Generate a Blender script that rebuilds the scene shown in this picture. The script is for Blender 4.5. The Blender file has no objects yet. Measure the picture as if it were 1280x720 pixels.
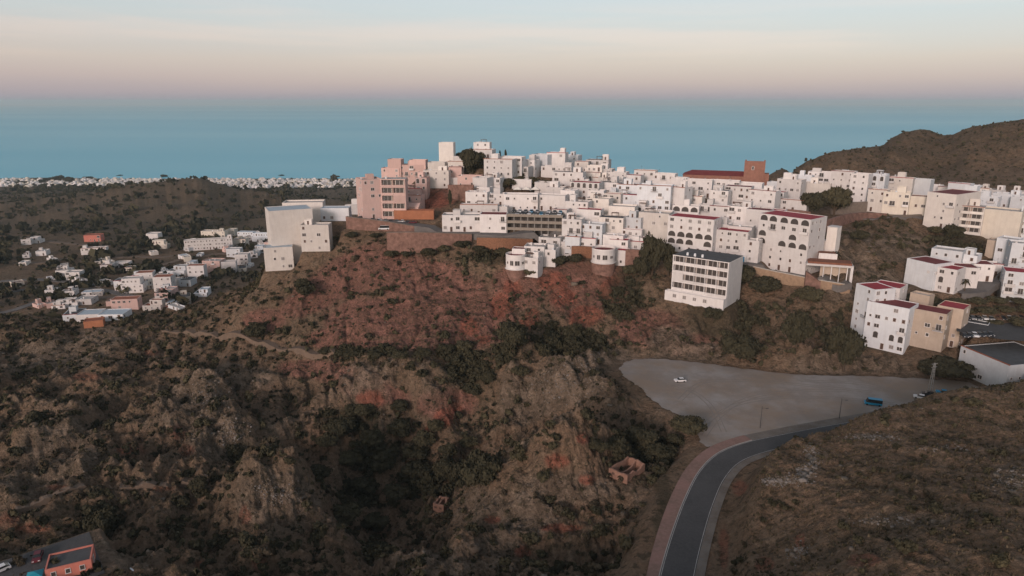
import bpy, math, random
import numpy as np
from mathutils import Vector
random.seed(7); RNG = np.random.default_rng(7)
S = bpy.context.scene
COL = S.collection
F = 853.0; PITCH = math.radians(15.3); CP, SP = math.cos(PITCH), math.sin(PITCH)
H = 235.0                                     # camera height over the sea

# ---------------------------------------------------------------- view maths
def ray(px, py):
    x = px - 640.0; y = 360.0 - py
    f = CP * F + SP * y; u = -SP * F + CP * y
    h = math.hypot(x, f)
    return math.atan2(x, f), -u / h           # azimuth, tan(depression)
def project(x, y, z):
    zz = z - H
    dep = y * CP - zz * SP
    up = y * SP + zz * CP
    return 640 + F * x / dep, 360 - F * up / dep, dep

# ---------------------------------------------------------------- noise
def _hash(ix, iy, seed):
    h = (ix * 374761393 + iy * 668265263 + seed * 974634777) & 0xFFFFFFFF
    h = ((h ^ (h >> 13)) * 1274126177) & 0xFFFFFFFF
    return (h ^ (h >> 16)) & 0xFFFF
def noise2(x, y, seed=0):
    x = np.asarray(x, float); y = np.asarray(y, float)
    ix = np.floor(x).astype(np.int64); iy = np.floor(y).astype(np.int64)
    fx = x - ix; fy = y - iy
    u = fx * fx * fx * (fx * (fx * 6 - 15) + 10); v = fy * fy * fy * (fy * (fy * 6 - 15) + 10)
    def g(a, b):
        t = _hash(ix + a, iy + b, seed) * (2 * math.pi / 65536)
        return np.cos(t) * (fx - a) + np.sin(t) * (fy - b)
    n0 = g(0, 0) * (1 - u) + g(1, 0) * u; n1 = g(0, 1) * (1 - u) + g(1, 1) * u
    return (n0 * (1 - v) + n1 * v) * 1.5
def fbm(x, y, wl, octs=4, seed=0, gain=.5):
    s = 0; a = 1; t = 0
    for i in range(octs):
        s = s + a * noise2(x / wl, y / wl, seed + i * 17); t += a; a *= gain; wl *= .5
    return s / t
def ridged(x, y, wl, octs=4, seed=0, gain=.55):
    s = 0; a = 1; t = 0
    for i in range(octs):
        s = s + a * (1 - 2.2 * np.abs(noise2(x / wl, y / wl, seed + i * 31))); t += a; a *= gain; wl *= .5
    return s / t
def sstep(a, b, x):
    t = np.clip((x - a) / (b - a), 0, 1); return t * t * (3 - 2 * t)

# ---------------------------------------------------------------- terrain control points
# (picture x, picture y, ground distance)
P = [
 (0,240,1500),(100,242,1450),(180,237,1300),(245,228,1200),(300,243,1350),(400,242,1500),(450,240,1600),
 (0,270,1050),(100,262,1050),(200,262,1000),(245,250,1050),(330,262,1050),(420,262,1100),(460,258,1150),
 (0,300,800),(100,300,780),(200,300,760),(290,295,800),(330,300,850),(400,290,900),
 (0,340,620),(100,345,600),(200,350,570),(260,345,600),(330,335,650),
 (0,385,500),(60,388,485),(130,386,480),(200,384,480),(240,372,500),
 (0,402,330),(100,410,320),(180,410,320),(240,394,330),(290,372,340),(335,345,345),(360,326,345),(415,293,345),
 (440,290,342),(500,290,340),(560,293,335),(650,300,325),
 (470,272,355),(520,262,375),(555,232,395),(555,200,430),(600,197,440),(600,230,395),(600,262,360),
 (650,225,400),(650,262,365),(700,210,440),(700,240,390),(700,280,340),
 (760,217,440),(760,250,380),(760,290,335),(740,332,312),
 (830,227,430),(830,260,375),(830,300,330),(900,230,420),(900,260,370),(900,300,325),(900,327,308),
 (960,242,410),(960,262,370),(980,300,325),(1000,342,300),(870,384,285),(920,381,290),
 (1040,242,420),(1040,260,385),(1050,290,330),(1050,352,290),
 (1100,245,400),(1100,266,370),(1150,270,360),(1100,300,325),(1100,340,295),(1080,362,285),(1170,302,330),
 (1200,255,410),(1200,292,345),(1260,298,340),(1190,332,305),(1150,366,282),(1230,352,290),(1280,345,290),(1280,300,340),
 (1130,438,252),(1200,440,245),(1240,488,213),(1195,480,222),
 (1060,440,262),(900,420,272),(900,400,280),(800,420,275),(1000,400,275),
 (440,330,325),(480,370,300),(400,370,310),(350,380,310),(300,400,305),(420,420,280),(500,420,277),(480,440,268),
 (560,330,318),(600,370,298),(600,420,272),(650,350,305),(650,400,280),(700,380,290),(700,430,265),
 (760,350,305),(760,400,280),(760,440,260),(640,440,258),
 (450,480,252),(400,470,265),(350,440,285),(280,430,300),(300,480,265),(380,520,245),(470,530,238),(470,580,225),
 (430,610,218),(560,560,230),(560,500,245),(520,620,212),(440,650,200),(540,450,262),(620,480,246),(620,540,232),
 (0,440,300),(100,450,290),(200,440,295),(200,480,262),(0,500,250),(100,520,240),(0,600,195),(100,600,190),
 (250,560,215),(230,500,250),(290,540,228),(310,600,200),(200,640,175),(100,660,165),(0,680,155),(0,720,142),
 (100,720,142),(200,720,145),(350,597,188),(350,650,172),(400,640,182),(400,700,160),(320,690,158),(450,700,175),(480,720,168),
 (560,650,190),(600,612,190),(650,592,185),(700,562,185),(730,548,188),(760,577,180),(775,603,172),
 (600,700,150),(700,700,148),(700,640,162),(640,650,165),(800,560,205),(830,600,180),(800,660,158),
 (700,490,238),(750,500,225),(780,530,212),(720,520,225),(640,720,143),
 (920,680,135),(935,640,142),(955,600,150),(1000,560,165),(1020,546,172),(1100,519,178),(1200,493,185),(1280,482,185),
 (1280,520,165),(1280,600,130),(1280,720,95),(1100,720,100),(1100,600,138),(1000,720,110),(1000,640,135),(1100,552,162),(940,720,120),
 (990,219,520),(1010,197,540),(1060,187,580),(1105,182,600),(1130,165,680),(1155,162,700),(1180,169,680),(1215,158,620),(1280,150,620),
 (1050,217,500),(1150,200,540),(1150,232,450),(1250,235,440),(1250,190,530),
]
# (picture x, distance, height below the camera)
PZ = [(0,410,-142),(100,400,-140),(200,400,-142),(280,420,-138),(350,440,-120),(420,430,-95),
 (490,450,-70),(470,520,-110),(1100,203,-100),(1200,208,-98),(1280,210,-94),(1000,190,-99.5),(1060,196,-100),
 (1230,290,-86),(1230,248,-88),(1280,250,-88),
 (800,240,-100),(880,225,-100),(960,215,-100),(1040,225,-100),(1140,225,-99),(1000,240,-100),(900,240,-100),(830,228,-101),
 (850,150,-100),(870,165,-100),(850,125,-100),(895,185,-100),(812,140,-108),
 (1050,750,-100),(1150,850,-70),(1280,800,-45),(1050,1500,-170),(1280,1500,-150),
 (960,500,-70),(900,500,-72),(800,520,-75),(700,520,-68),(600,520,-62),(550,520,-62),
 (500,650,-130),(700,650,-130),(900,650,-130)]
for px in range(0, 1281, 160):
    PZ += [(px,1920,-223.5),(px,2100,-231),(px,2180,-236),(px,2500,-246),(px,3200,-250)]
    if px >= 480: PZ += [(px,1000,-195),(px,1450,-216)]
pts = []
for px, py, d in P:
    a, T = ray(px, py); d = d / math.cos(a); pts.append((a, math.log(d), T))
    if px in (0, 1280):
        for k in (.12, .3, .6): pts.append((a + (k if px else -k), math.log(d), T))
for px, d, z in PZ:
    a, _ = ray(px, 400 if d < 420 else 260); d = d / math.cos(a); pts.append((a, math.log(d), -z / d))
    if px in (0, 1280):
        for k in (.15, .4, .7): pts.append((a + (k if px else -k), math.log(d), -z / d))
for a in np.linspace(-.8, .8, 9):
    pts.append((a, math.log(45), 100 / 60))
C = np.array(pts)
def tps(r2): return np.where(r2 > 1e-12, r2 * np.log(np.maximum(r2, 1e-12)), 0)
def rbf_fit(C, lam=2e-4):
    n = len(C); d2 = (C[:, None, 0] - C[None, :, 0]) ** 2 + (C[:, None, 1] - C[None, :, 1]) ** 2
    K = tps(d2) + np.eye(n) * lam; Q = np.c_[np.ones(n), C[:, :2]]
    A = np.zeros((n + 3, n + 3)); A[:n, :n] = K; A[:n, n:] = Q; A[n:, :n] = Q.T
    return np.linalg.solve(A, np.r_[C[:, 2], 0, 0, 0])
W_ = rbf_fit(C)
def rbf_eval(u, v):
    out = np.zeros(u.shape)
    for i in range(len(C)):
        out += W_[i] * tps((u - C[i, 0]) ** 2 + (v - C[i, 1]) ** 2)
    return out + W_[-3] + W_[-2] * u + W_[-1] * v

# log-polar grid round the spot under the camera
AZ = np.concatenate([np.linspace(-1.15, -.70, 40, endpoint=False), np.linspace(-.70, .70, 981), np.linspace(.70, 1.15, 41)[1:]])
LD = np.concatenate([np.linspace(math.log(45), math.log(88), 50, endpoint=False), np.linspace(math.log(88), math.log(460), 640, endpoint=False),
                     np.linspace(math.log(460), math.log(3600), 320)])
c_az = np.linspace(AZ[0], AZ[-1], 240); c_ld = np.linspace(LD[0], LD[-1], 300)
cu, cv = np.meshgrid(c_az, c_ld, indexing='ij'); cT = rbf_eval(cu, cv)
def coarse(u, v):
    fu = np.clip((u - c_az[0]) / (c_az[1] - c_az[0]), 0, 238.999); fv = np.clip((v - c_ld[0]) / (c_ld[1] - c_ld[0]), 0, 298.999)
    iu = fu.astype(int); iv = fv.astype(int); a = fu - iu; b = fv - iv
    return cT[iu, iv] * (1 - a) * (1 - b) + cT[iu + 1, iv] * a * (1 - b) + cT[iu, iv + 1] * (1 - a) * b + cT[iu + 1, iv + 1] * a * b
U, V = np.meshgrid(AZ, LD, indexing='ij'); D = np.exp(V)
X = D * np.sin(U); Y = D * np.cos(U)
Z = -D * coarse(U, V)

# ---------------------------------------------------------------- the level ground: car park and road (100 m under the camera)
LOTZ = -100.0
def flat_pt(px, py, z=LOTZ):
    a, T = ray(px, py); d = -z / T
    return d * math.sin(a), d * math.cos(a)
def smooth_line(p, n=12):
    out = []
    for i in range(len(p) - 1):
        p0 = p[max(i - 1, 0)]; p1 = p[i]; p2 = p[i + 1]; p3 = p[min(i + 2, len(p) - 1)]
        for k in range(n):
            t = k / n
            out.append(tuple(.5 * ((2 * b) + (-a + c) * t + (2 * a - 5 * b + 4 * c - d) * t * t + (-a + 3 * b - 3 * c + d) * t ** 3) for a, b, c, d in zip(p0, p1, p2, p3)))
    return out + [tuple(p[-1])]
ROAD_C = smooth_line([flat_pt(*q) for q in [(835,800),(842,745),(850,705),(861,665),(874,627),(890,594),(912,572),(945,559),(985,550),(1030,541),(1080,532),(1140,521),(1200,510)]])
LOT = smooth_line([flat_pt(*q) for q in [(780,470),(776,462),(784,452),(815,448.5),(870,453),(930,461),(1000,468.5),(1100,471),(1180,475),(1225,482),(1215,500),(1150,512),(1060,527),(1000,536),(940,546),(900,556),(882,558),(872,545),(855,524),(838,514),(818,502),(800,484),(780,470)]], 14)
LOT = [(x + .9*float(noise2(x/3.1, y/3.1, 5)) + .5*float(noise2(x/1.1, y/1.1, 6)), y + .9*float(noise2(x/3.3, y/3.3, 7)) + .4*float(noise2(x/1.2, y/1.2, 8))) for x, y in LOT]
def dist_poly_line(px, py, line, side=False):
    best = np.full(px.shape, 1e9); sgn = np.zeros(px.shape)
    for (ax, ay), (bx, by) in zip(line[:-1], line[1:]):
        dx, dy = bx - ax, by - ay; L = dx * dx + dy * dy + 1e-9
        t = np.clip(((px - ax) * dx + (py - ay) * dy) / L, 0, 1)
        d = np.hypot(px - ax - t * dx, py - ay - t * dy); m = d < best
        best = np.where(m, d, best)
        if side: sgn = np.where(m, dx * (py - ay) - dy * (px - ax), sgn)
    return (best, sgn) if side else best
def inside(px, py, poly):
    c = np.zeros(px.shape, bool)
    for (ax, ay), (bx, by) in zip(poly, poly[1:] + poly[:1]):
        if ay == by: continue
        c ^= ((ay > py) != (by > py)) & (px < (bx - ax) * (py - ay) / (by - ay) + ax)
    return c
near = (D < 420) & (Y > 80) & (X > -60) & (X < 260)
nx, ny = X[near], Y[near]
dr, sg = dist_poly_line(nx, ny, ROAD_C, True)     # sg > 0 : left of the road
dl = dist_poly_line(nx, ny, LOT); ins = inside(nx, ny, LOT)
dlot = np.where(ins, 0, dl)
halfw = np.where(sg > 0, 8.6, 6.6)
droad = np.maximum(dr - halfw, 0)
dn = np.full(D.shape, 1e3); dn[near] = np.minimum(dlot, droad)
flatm = 1 - sstep(0.6, 9.0, dn)
flatm_tight = 1 - sstep(0.3, 4.0, dn)

# ---------------------------------------------------------------- masks of built ground and the relief of the open ground
PXV, PYV, _dep = project(X, Y, Z + H)
DD = Y
pxa = 640 + F * np.tan(U) / CP * 1.0
nb = np.interp(PXV, [0,330,420,440,560,650,720,800,850,925,1020,1060,1110,1150,1190,1280,1500],
                    [360,352,345,338,330,318,306,312,296,286,290,330,362,352,325,325,325])
village = sstep(-8, 8, DD - nb) * (1 - sstep(455, 520, DD)) * sstep(325, 345, PXV)
lowtown = sstep(1105, 1130, PXV) * sstep(218, 228, DD) * (1 - sstep(300, 315, DD))
built = np.maximum(village, lowtown)
free = 1 - np.maximum(built, flatm)
wx = X + 9 * fbm(X, Y, 45, 2, 5); wy = Y + 9 * fbm(X, Y, 45, 2, 9)
rough = ridged(wx, wy, 62, 7, 3, .62)
rough2 = fbm(X, Y, 14, 4, 50) + .75*ridged(wx, wy, 11, 4, 61) + .22*ridged(X, Y, 3.6, 2, 71)
righthill = sstep(880, 960, PXV) * (1 - sstep(190, 215, DD))
slope_v = sstep(240, 300, DD) * (1 - sstep(330, 400, DD))
amp = (7.5 + 3.5*(1 - sstep(250, 300, DD))) * (1 - .74 * righthill) * (1 - .55 * slope_v)
near_f = 1 - sstep(380, 520, DD)
dz = (rough * amp + rough2 * 1.5 * (1 - .5 * righthill)) * near_f
gul = np.clip(1 - 3.2*np.abs(noise2(wx/19 + .25*wy/19, wy/75, 91)), 0, 1) + .6*np.clip(1 - 3.2*np.abs(noise2(wx/8, wy/34, 93)), 0, 1)
dz = dz - gul*(.7 + .75*slope_v + 1.1*(1 - slope_v)*(1 - righthill))*near_f
# rock knolls with steep faces
def knoll(px, py, r, h, d=None):
    a, T = ray(px, py)
    if d is None:
        tt = np.interp(a, AZ, np.arange(len(AZ))); col = Z[int(round(tt))] / D[0]
        k = np.argmax(-col <= T); d = D[0][k]
    x0, y0 = d * math.sin(a), d * math.cos(a)
    q = np.hypot(X - x0, Y - y0) / r
    q = q + .25 * rough2
    return h * (1 - sstep(.35, 1.0, q))
for kn in [(350,628,19,8),(328,712,8,4),(240,482,12,6),(262,508,12,7),(286,542,12,7),(306,570,11,6),(742,556,11,6),(705,582,13,6),(660,615,14,6),(612,655,13,5),(590,690,12,3),(60,560,20,7),(150,525,13,-6),(205,585,13,-5),(60,622,12,-4),(110,500,14,5),(180,470,12,-4),(20,500,14,-4),(140,440,12,4),(400,500,10,-3),(540,510,12,4),(580,520,8,-3),(500,490,10,3),(700,485,14,4),(660,520,10,-4),
           (60,430,16,4),(420,700,8,3),(140,470,12,3),(880,395,10,2)]:
    dz = dz + knoll(*kn) * near_f
far_f = sstep(380, 560, DD)
for px_k, dk, rk_, hk in ((1132,685,26,4),(1160,700,24,3),(1190,690,26,-5),(245,1200,110,5)):
    ak = ray(px_k, 300)[0]; dk = dk/math.cos(ak)
    dz = dz + hk*np.exp(-(((X - dk*math.sin(ak))**2 + (Y - dk*math.cos(ak))**2)/rk_**2))*(DD > 400)
hills_l = (1 - sstep(430, 560, PXV)) * sstep(620, 950, DD) * (1 - sstep(1500, 1900, DD))
hill_r = sstep(960, 1030, PXV) * (DD > 430)
dz = dz + far_f * (ridged(wx, wy, 330, 6, 77, .5) * (3 + 5 * hills_l) * (1 - hill_r) * (1 - sstep(1650, 1950, DD)) + hill_r * (ridged(wx, wy, 85, 6, 33, .58) * 8.0 - 3.0*np.clip(1 - 3*np.abs(noise2(wx/42, wy/90, 97)), 0, 1)))
Z = Z + dz * free
# the sky lines of the two background ridges
def skyline(targets, d0, d1, fade):
    tx, ty = zip(*targets); mid_px = [ray(px, py) for px, py in targets]
    ta = np.array([q[0] for q in mid_px]); tT = np.array([q[1] for q in mid_px])
    for i in range(len(AZ)):
        if not (ta[0] - .02 < AZ[i] < ta[-1] + .25): continue
        yv = Y[i]; m = (yv > d0) & (yv < d1); t_ = -Z[i]/D[i]; cur = t_[m].min()
        tgt = float(np.interp(AZ[i], ta, tT)) + .0009*float(noise2(AZ[i]*90, .5, 3)) + .0006*float(noise2(AZ[i]*260, .7, 4))
        w = sstep(d0 - fade, d0 + fade*.3, yv)*(1 - sstep(d1, d1 + fade*2, yv))*(sstep(ta[0] - .02, ta[0] + .01, AZ[i]))
        Z[i] += -(tgt - cur)*D[i]*w
skyline([(988,222),(996,210),(1008,202),(1040,190),(1080,184.5),(1104,182),(1114,173),(1128,165.5),(1150,161.5),(1163,163),(1178,169),(1190,168),(1215,159),(1250,153),(1280,149)], 500, 760, 60)
skyline([(-60,240),(0,237),(60,234),(130,233),(180,229),(215,225),(245,222),(268,228),(300,236),(360,238),(455,238)], 1000, 1650, 150)
Z = Z * (1 - flatm) + (LOTZ - .16) * flatm
# bank of the road cutting and terraces
Z = Z + H
TT = -(Z - H) / D

def ground(x, y):
    a = math.atan2(x, y); v = math.log(max(math.hypot(x, y), 46))
    iu = min(max(int(np.searchsorted(AZ, a)) - 1, 0), len(AZ) - 2); iv = min(max(int(np.searchsorted(LD, v)) - 1, 0), len(LD) - 2)
    s = min(max((a - AZ[iu]) / (AZ[iu + 1] - AZ[iu]), 0), 1); t = min(max((v - LD[iv]) / (LD[iv + 1] - LD[iv]), 0), 1)
    return float(Z[iu, iv] * (1 - s) * (1 - t) + Z[iu + 1, iv] * s * (1 - t) + Z[iu, iv + 1] * (1 - s) * t + Z[iu + 1, iv + 1] * s * t)
def hit(px, py, dmin=0):
    """first point of the ground met by the line of sight through a picture point"""
    a, T = ray(px, py)
    iu = min(max(int(np.searchsorted(AZ, a)) - 1, 0), len(AZ) - 2); s = (a - AZ[iu]) / (AZ[iu + 1] - AZ[iu])
    col = TT[iu] * (1 - s) + TT[iu + 1] * s
    ok = (col <= T) & (D[0] > dmin)
    k = int(np.argmax(ok))
    if not ok[k]:
        k = int(np.argmin(np.where(D[0] > dmin, col, 9)))
        d = float(D[0][k])
    elif k == 0 or not (D[0][k - 1] > dmin): d = float(D[0][k])
    else:
        t0, t1 = col[k - 1] - T, col[k] - T; w = t0 / (t0 - t1 + 1e-12)
        d = float(math.exp(LD[k - 1] * (1 - w) + LD[k] * w))
    if px > 455 and dmin == 0 and 470 < d * math.cos(a) and py > 175:      # stay on the village hill, not on what lies beyond its crest
        d = min(447 / math.cos(a), d)
    x, y = d * math.sin(a), d * math.cos(a)
    return x, y, ground(x, y), d
def at_dist(px, py, d):
    a, T = ray(px, py); d = d / math.cos(a); return d * math.sin(a), d * math.cos(a), H - d * T, d

def pad(cx, cy, rz, x0, x1, y0, y1, z, blend=5.0, lim=9.0):
    """level the ground under a building"""
    global TT
    R = math.hypot(max(abs(x0), abs(x1)), max(abs(y0), abs(y1))) + blend
    a = math.atan2(cx, cy); d = math.hypot(cx, cy); da = R / d
    i0, i1 = np.searchsorted(AZ, a - da), np.searchsorted(AZ, a + da) + 1; j0, j1 = np.searchsorted(D[0], d - R), np.searchsorted(D[0], d + R) + 1
    xs = X[i0:i1, j0:j1] - cx; ys = Y[i0:i1, j0:j1] - cy; c, s = math.cos(rz), math.sin(rz)
    lx = xs * c + ys * s; ly = -xs * s + ys * c
    q = np.hypot(np.maximum(np.maximum(x0 - lx, lx - x1), 0), np.maximum(np.maximum(y0 - ly, ly - y1), 0))
    m = 1 - sstep(0.3, blend, q); zz = Z[i0:i1, j0:j1]
    zn = zz + np.clip(z - zz, -lim, lim) * m
    Z[i0:i1, j0:j1] = zn; TT[i0:i1, j0:j1] = -(zn - H) / D[i0:i1, j0:j1]
# ---------------------------------------------------------------- materials
MATS = {}
def mat(name, col, rough=.85, noise=None, spec=.3, bump=0, col2=None, scale=1.0, metal=0, wall=False):
    if name in MATS: return MATS[name]
    m = bpy.data.materials.new(name); m.use_nodes = True
    nt = m.node_tree; b = nt.nodes['Principled BSDF']
    b.inputs['Base Color'].default_value = (*col, 1); b.inputs['Roughness'].default_value = rough
    b.inputs['Specular IOR Level'].default_value = spec; b.inputs['Metallic'].default_value = metal
    if noise:
        tc = nt.nodes.new('ShaderNodeNewGeometry'); n = nt.nodes.new('ShaderNodeTexNoise'); n.inputs['Scale'].default_value = scale
        n.inputs['Detail'].default_value = 6; n.inputs['Roughness'].default_value = .65
        nt.links.new(tc.outputs['Position'], n.inputs['Vector'])
        r = nt.nodes.new('ShaderNodeMapRange'); r.inputs['From Min'].default_value = .3; r.inputs['From Max'].default_value = .72
        nt.links.new(n.outputs['Fac'], r.inputs['Value'])
        mx = nt.nodes.new('ShaderNodeMix'); mx.data_type = 'RGBA'
        c2 = col2 or tuple(c * (1 - noise) for c in col)
        mx.inputs['A'].default_value = (*col, 1); mx.inputs['B'].default_value = (*c2, 1)
        nt.links.new(r.outputs['Result'], mx.inputs['Factor']); nt.links.new(mx.outputs['Result'], b.inputs['Base Color'])
        if bump:
            bp = nt.nodes.new('ShaderNodeBump'); bp.inputs['Distance'].default_value = bump; bp.inputs['Strength'].default_value = .8
            nt.links.new(n.outputs['Fac'], bp.inputs['Height']); nt.links.new(bp.outputs['Normal'], b.inputs['Normal'])
    if wall:
        oi = nt.nodes.new('ShaderNodeObjectInfo'); mp_ = nt.nodes.new('ShaderNodeMapping'); mp_.inputs['Scale'].default_value = (1.3, 1.3, .16)
        nt.links.new(tc.outputs['Position'], mp_.inputs['Vector']); n2 = nt.nodes.new('ShaderNodeTexNoise'); n2.inputs['Scale'].default_value = 1.0; n2.inputs['Detail'].default_value = 5
        nt.links.new(mp_.outputs[0], n2.inputs['Vector']); r2 = nt.nodes.new('ShaderNodeMapRange'); r2.inputs['From Min'].default_value = .45; r2.inputs['From Max'].default_value = .75; r2.inputs['To Max'].default_value = .20
        nt.links.new(n2.outputs['Fac'], r2.inputs['Value']); m2 = nt.nodes.new('ShaderNodeMix'); m2.data_type = 'RGBA'; m2.inputs['B'].default_value = (col[0]*.62, col[1]*.56, col[2]*.50, 1)
        nt.links.new(mx.outputs['Result'], m2.inputs['A']); nt.links.new(r2.outputs['Result'], m2.inputs['Factor'])
        r3 = nt.nodes.new('ShaderNodeMapRange'); r3.inputs['To Min'].default_value = .74; r3.inputs['To Max'].default_value = 1.03; nt.links.new(oi.outputs['Random'], r3.inputs['Value'])
        hs = nt.nodes.new('ShaderNodeHueSaturation'); nt.links.new(r3.outputs['Result'], hs.inputs['Value']); nt.links.new(m2.outputs['Result'], hs.inputs['Color']); nt.links.new(hs.outputs['Color'], b.inputs['Base Color'])
    MATS[name] = m; return m
WHITE = mat('whitewash', (.78,.75,.735), .9, .16, scale=.35, wall=True)
WARM = mat('warm_whitewash', (.79,.74,.69), .9, .16, scale=.3, wall=True)
COOL = mat('cool_whitewash', (.74,.77,.80), .9, .16, scale=.3, wall=True)
CREAM = mat('cream_render', (.75,.69,.60), .9, .16, scale=.3, wall=True)
PINK = mat('pink_render', (.72,.51,.46), .9, .14, scale=.3, wall=True)
BEIGE = mat('beige_render', (.55,.455,.37), .9, .2, scale=.3, wall=True)
ORANGE = mat('orange_render', (.48,.20,.11), .9, .25, scale=.4, wall=True)
SALMON = mat('salmon_render', (.62,.22,.17), .9, .2, scale=.4, wall=True)
REDROOF = mat('red_roof_paint', (.38,.045,.06), .8, .35, scale=.5)
MAROON = mat('maroon_roof', (.20,.045,.045), .85, .3, scale=.5)
GREYROOF = mat('grey_roof', (.10,.105,.11), .9, .35, scale=.5)
BLUEROOF = mat('pale_roof_sheet', (.42,.50,.56), .7, .2, scale=.4)
PALEROOF = mat('pale_roof', (.50,.47,.44), .9, .3, scale=.5)
TILE = mat('terracotta', (.34,.12,.07), .9, .35, scale=.8)
GLASS = mat('window_glass', (.075,.065,.06), .25, spec=.5)
SHUT = mat('brown_shutter', (.10,.06,.045), .7)
BLUE = mat('blue_paint', (.03,.25,.45), .6)
BRICK = mat('church_brick', (.31,.155,.115), .92, .3, scale=.6)
STONEWALL = mat('stone_wall', (.29,.17,.135), .95, .62, scale=.55, bump=.15)
ORSTONE = mat('orange_stone', (.30,.15,.09), .95, .5, scale=1.6, bump=.2)
GREYSTONE = mat('grey_stone', (.22,.18,.15), .95, .4, scale=.8, bump=.12)
CONC = mat('concrete', (.24,.23,.215), .9, .25, scale=.5)
METAL = mat('lamp_metal', (.10,.10,.10), .5, metal=.6)
AWN = mat('red_awning', (.45,.05,.05), .8)
TEAL = mat('teal_awning', (.02,.27,.36), .7)
TENT = mat('white_canvas', (.75,.72,.66), .8)
TANK = mat('white_tank', (.70,.72,.74), .5)
LEAF = mat('dark_leaf', (.068,.060,.036), .9, .5, scale=.9, col2=(.030,.030,.018), spec=.15)
LEAF2 = mat('olive_leaf', (.095,.082,.047), .9, .5, scale=.9, col2=(.042,.040,.024), spec=.15)
LEAF3 = mat('dry_scrub', (.105,.082,.055), .95, .5, scale=1.0, col2=(.05,.042,.028), spec=.1)
BARK = mat('bark', (.09,.065,.045), .95, .3, scale=2)

def tag(o, label=None, cat=None, group=None, kind=None):
    for k, v in (('label', label), ('category', cat), ('group', group), ('kind', kind)):
        if v: o[k] = v
    return o
def empty(name, loc, rz=0, label=None, cat=None, group=None):
    o = bpy.data.objects.new(name, None); COL.objects.link(o); o.location = loc; o.rotation_euler = (0, 0, rz); o.empty_display_size = .5
    return tag(o, label, cat, group)
class MB:
    def __init__(s): s.v = []; s.f = []; s.m = []
    def face(s, pts, mi=0):
        n = len(s.v); s.v += [tuple(p) for p in pts]; s.f.append(tuple(range(n, n + len(pts)))); s.m.append(mi); return s
    def box(s, x0, x1, y0, y1, z0, z1, mi=0, top=None):
        n = len(s.v)
        s.v += [(x0,y0,z0),(x1,y0,z0),(x1,y1,z0),(x0,y1,z0),(x0,y0,z1),(x1,y0,z1),(x1,y1,z1),(x0,y1,z1)]
        for q in [(0,1,5,4),(1,2,6,5),(2,3,7,6),(3,0,4,7),(3,2,1,0)]: s.f.append(tuple(n + i for i in q)); s.m.append(mi)
        s.f.append(tuple(n + i for i in (4,5,6,7))); s.m.append(mi if top is None else top)
        return s
    def tray(s, x0, x1, y0, y1, z0, z1, t=.25, drop=.7, mi=0, top=1):
        """a block of walls whose flat roof lies inside a parapet"""
        n = len(s.v); a = [(x0,y0),(x1,y0),(x1,y1),(x0,y1)]; b = [(x0+t,y0+t),(x1-t,y0+t),(x1-t,y1-t),(x0+t,y1-t)]
        s.v += [(*p, z0) for p in a] + [(*p, z1) for p in a] + [(*p, z1) for p in b] + [(*p, z1 - drop) for p in b]
        for i in range(4):
            j = (i + 1) % 4
            s.f += [(n+i, n+j, n+4+j, n+4+i), (n+4+i, n+4+j, n+8+j, n+8+i), (n+8+i, n+8+j, n+12+j, n+12+i)]; s.m += [mi, mi, mi]
        s.f.append((n+12, n+13, n+14, n+15)); s.m.append(top); return s
    def cyl(s, x, y, z0, z1, r0, r1=None, n=10, mi=0, cap=True, a0=0, a1=2*math.pi):
        r1 = r0 if r1 is None else r1; k = len(s.v)
        for i in range(n):
            a = a0 + (a1 - a0) * i / n; s.v += [(x + r0*math.cos(a), y + r0*math.sin(a), z0), (x + r1*math.cos(a), y + r1*math.sin(a), z1)]
        for i in range(n):
            j = (i + 1) % n; s.f.append((k+2*i, k+2*j, k+2*j+1, k+2*i+1)); s.m.append(mi)
        if cap: s.f.append(tuple(k + 2*i + 1 for i in range(n))); s.m.append(mi)
        return s
    def mesh(s, name, mats, smooth=False):
        me = bpy.data.meshes.new(name); me.from_pydata(s.v, [], s.f)
        for m in (mats if isinstance(mats, (list, tuple)) else [mats]): me.materials.append(m)
        me.polygons.foreach_set('material_index', s.m)
        if smooth: me.polygons.foreach_set('use_smooth', [True] * len(s.f))
        me.update(); return me
    def build(s, name, mats, parent=None, smooth=False):
        return link(name, s.mesh(name, mats, smooth), parent)
def link(name, me, parent=None, loc=(0,0,0), rot=(0,0,0), sc=(1,1,1)):
    o = bpy.data.objects.new(name, me); COL.objects.link(o); o.location = loc; o.rotation_euler = rot; o.scale = sc
    if parent is not None: o.parent = parent
    return o

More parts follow.
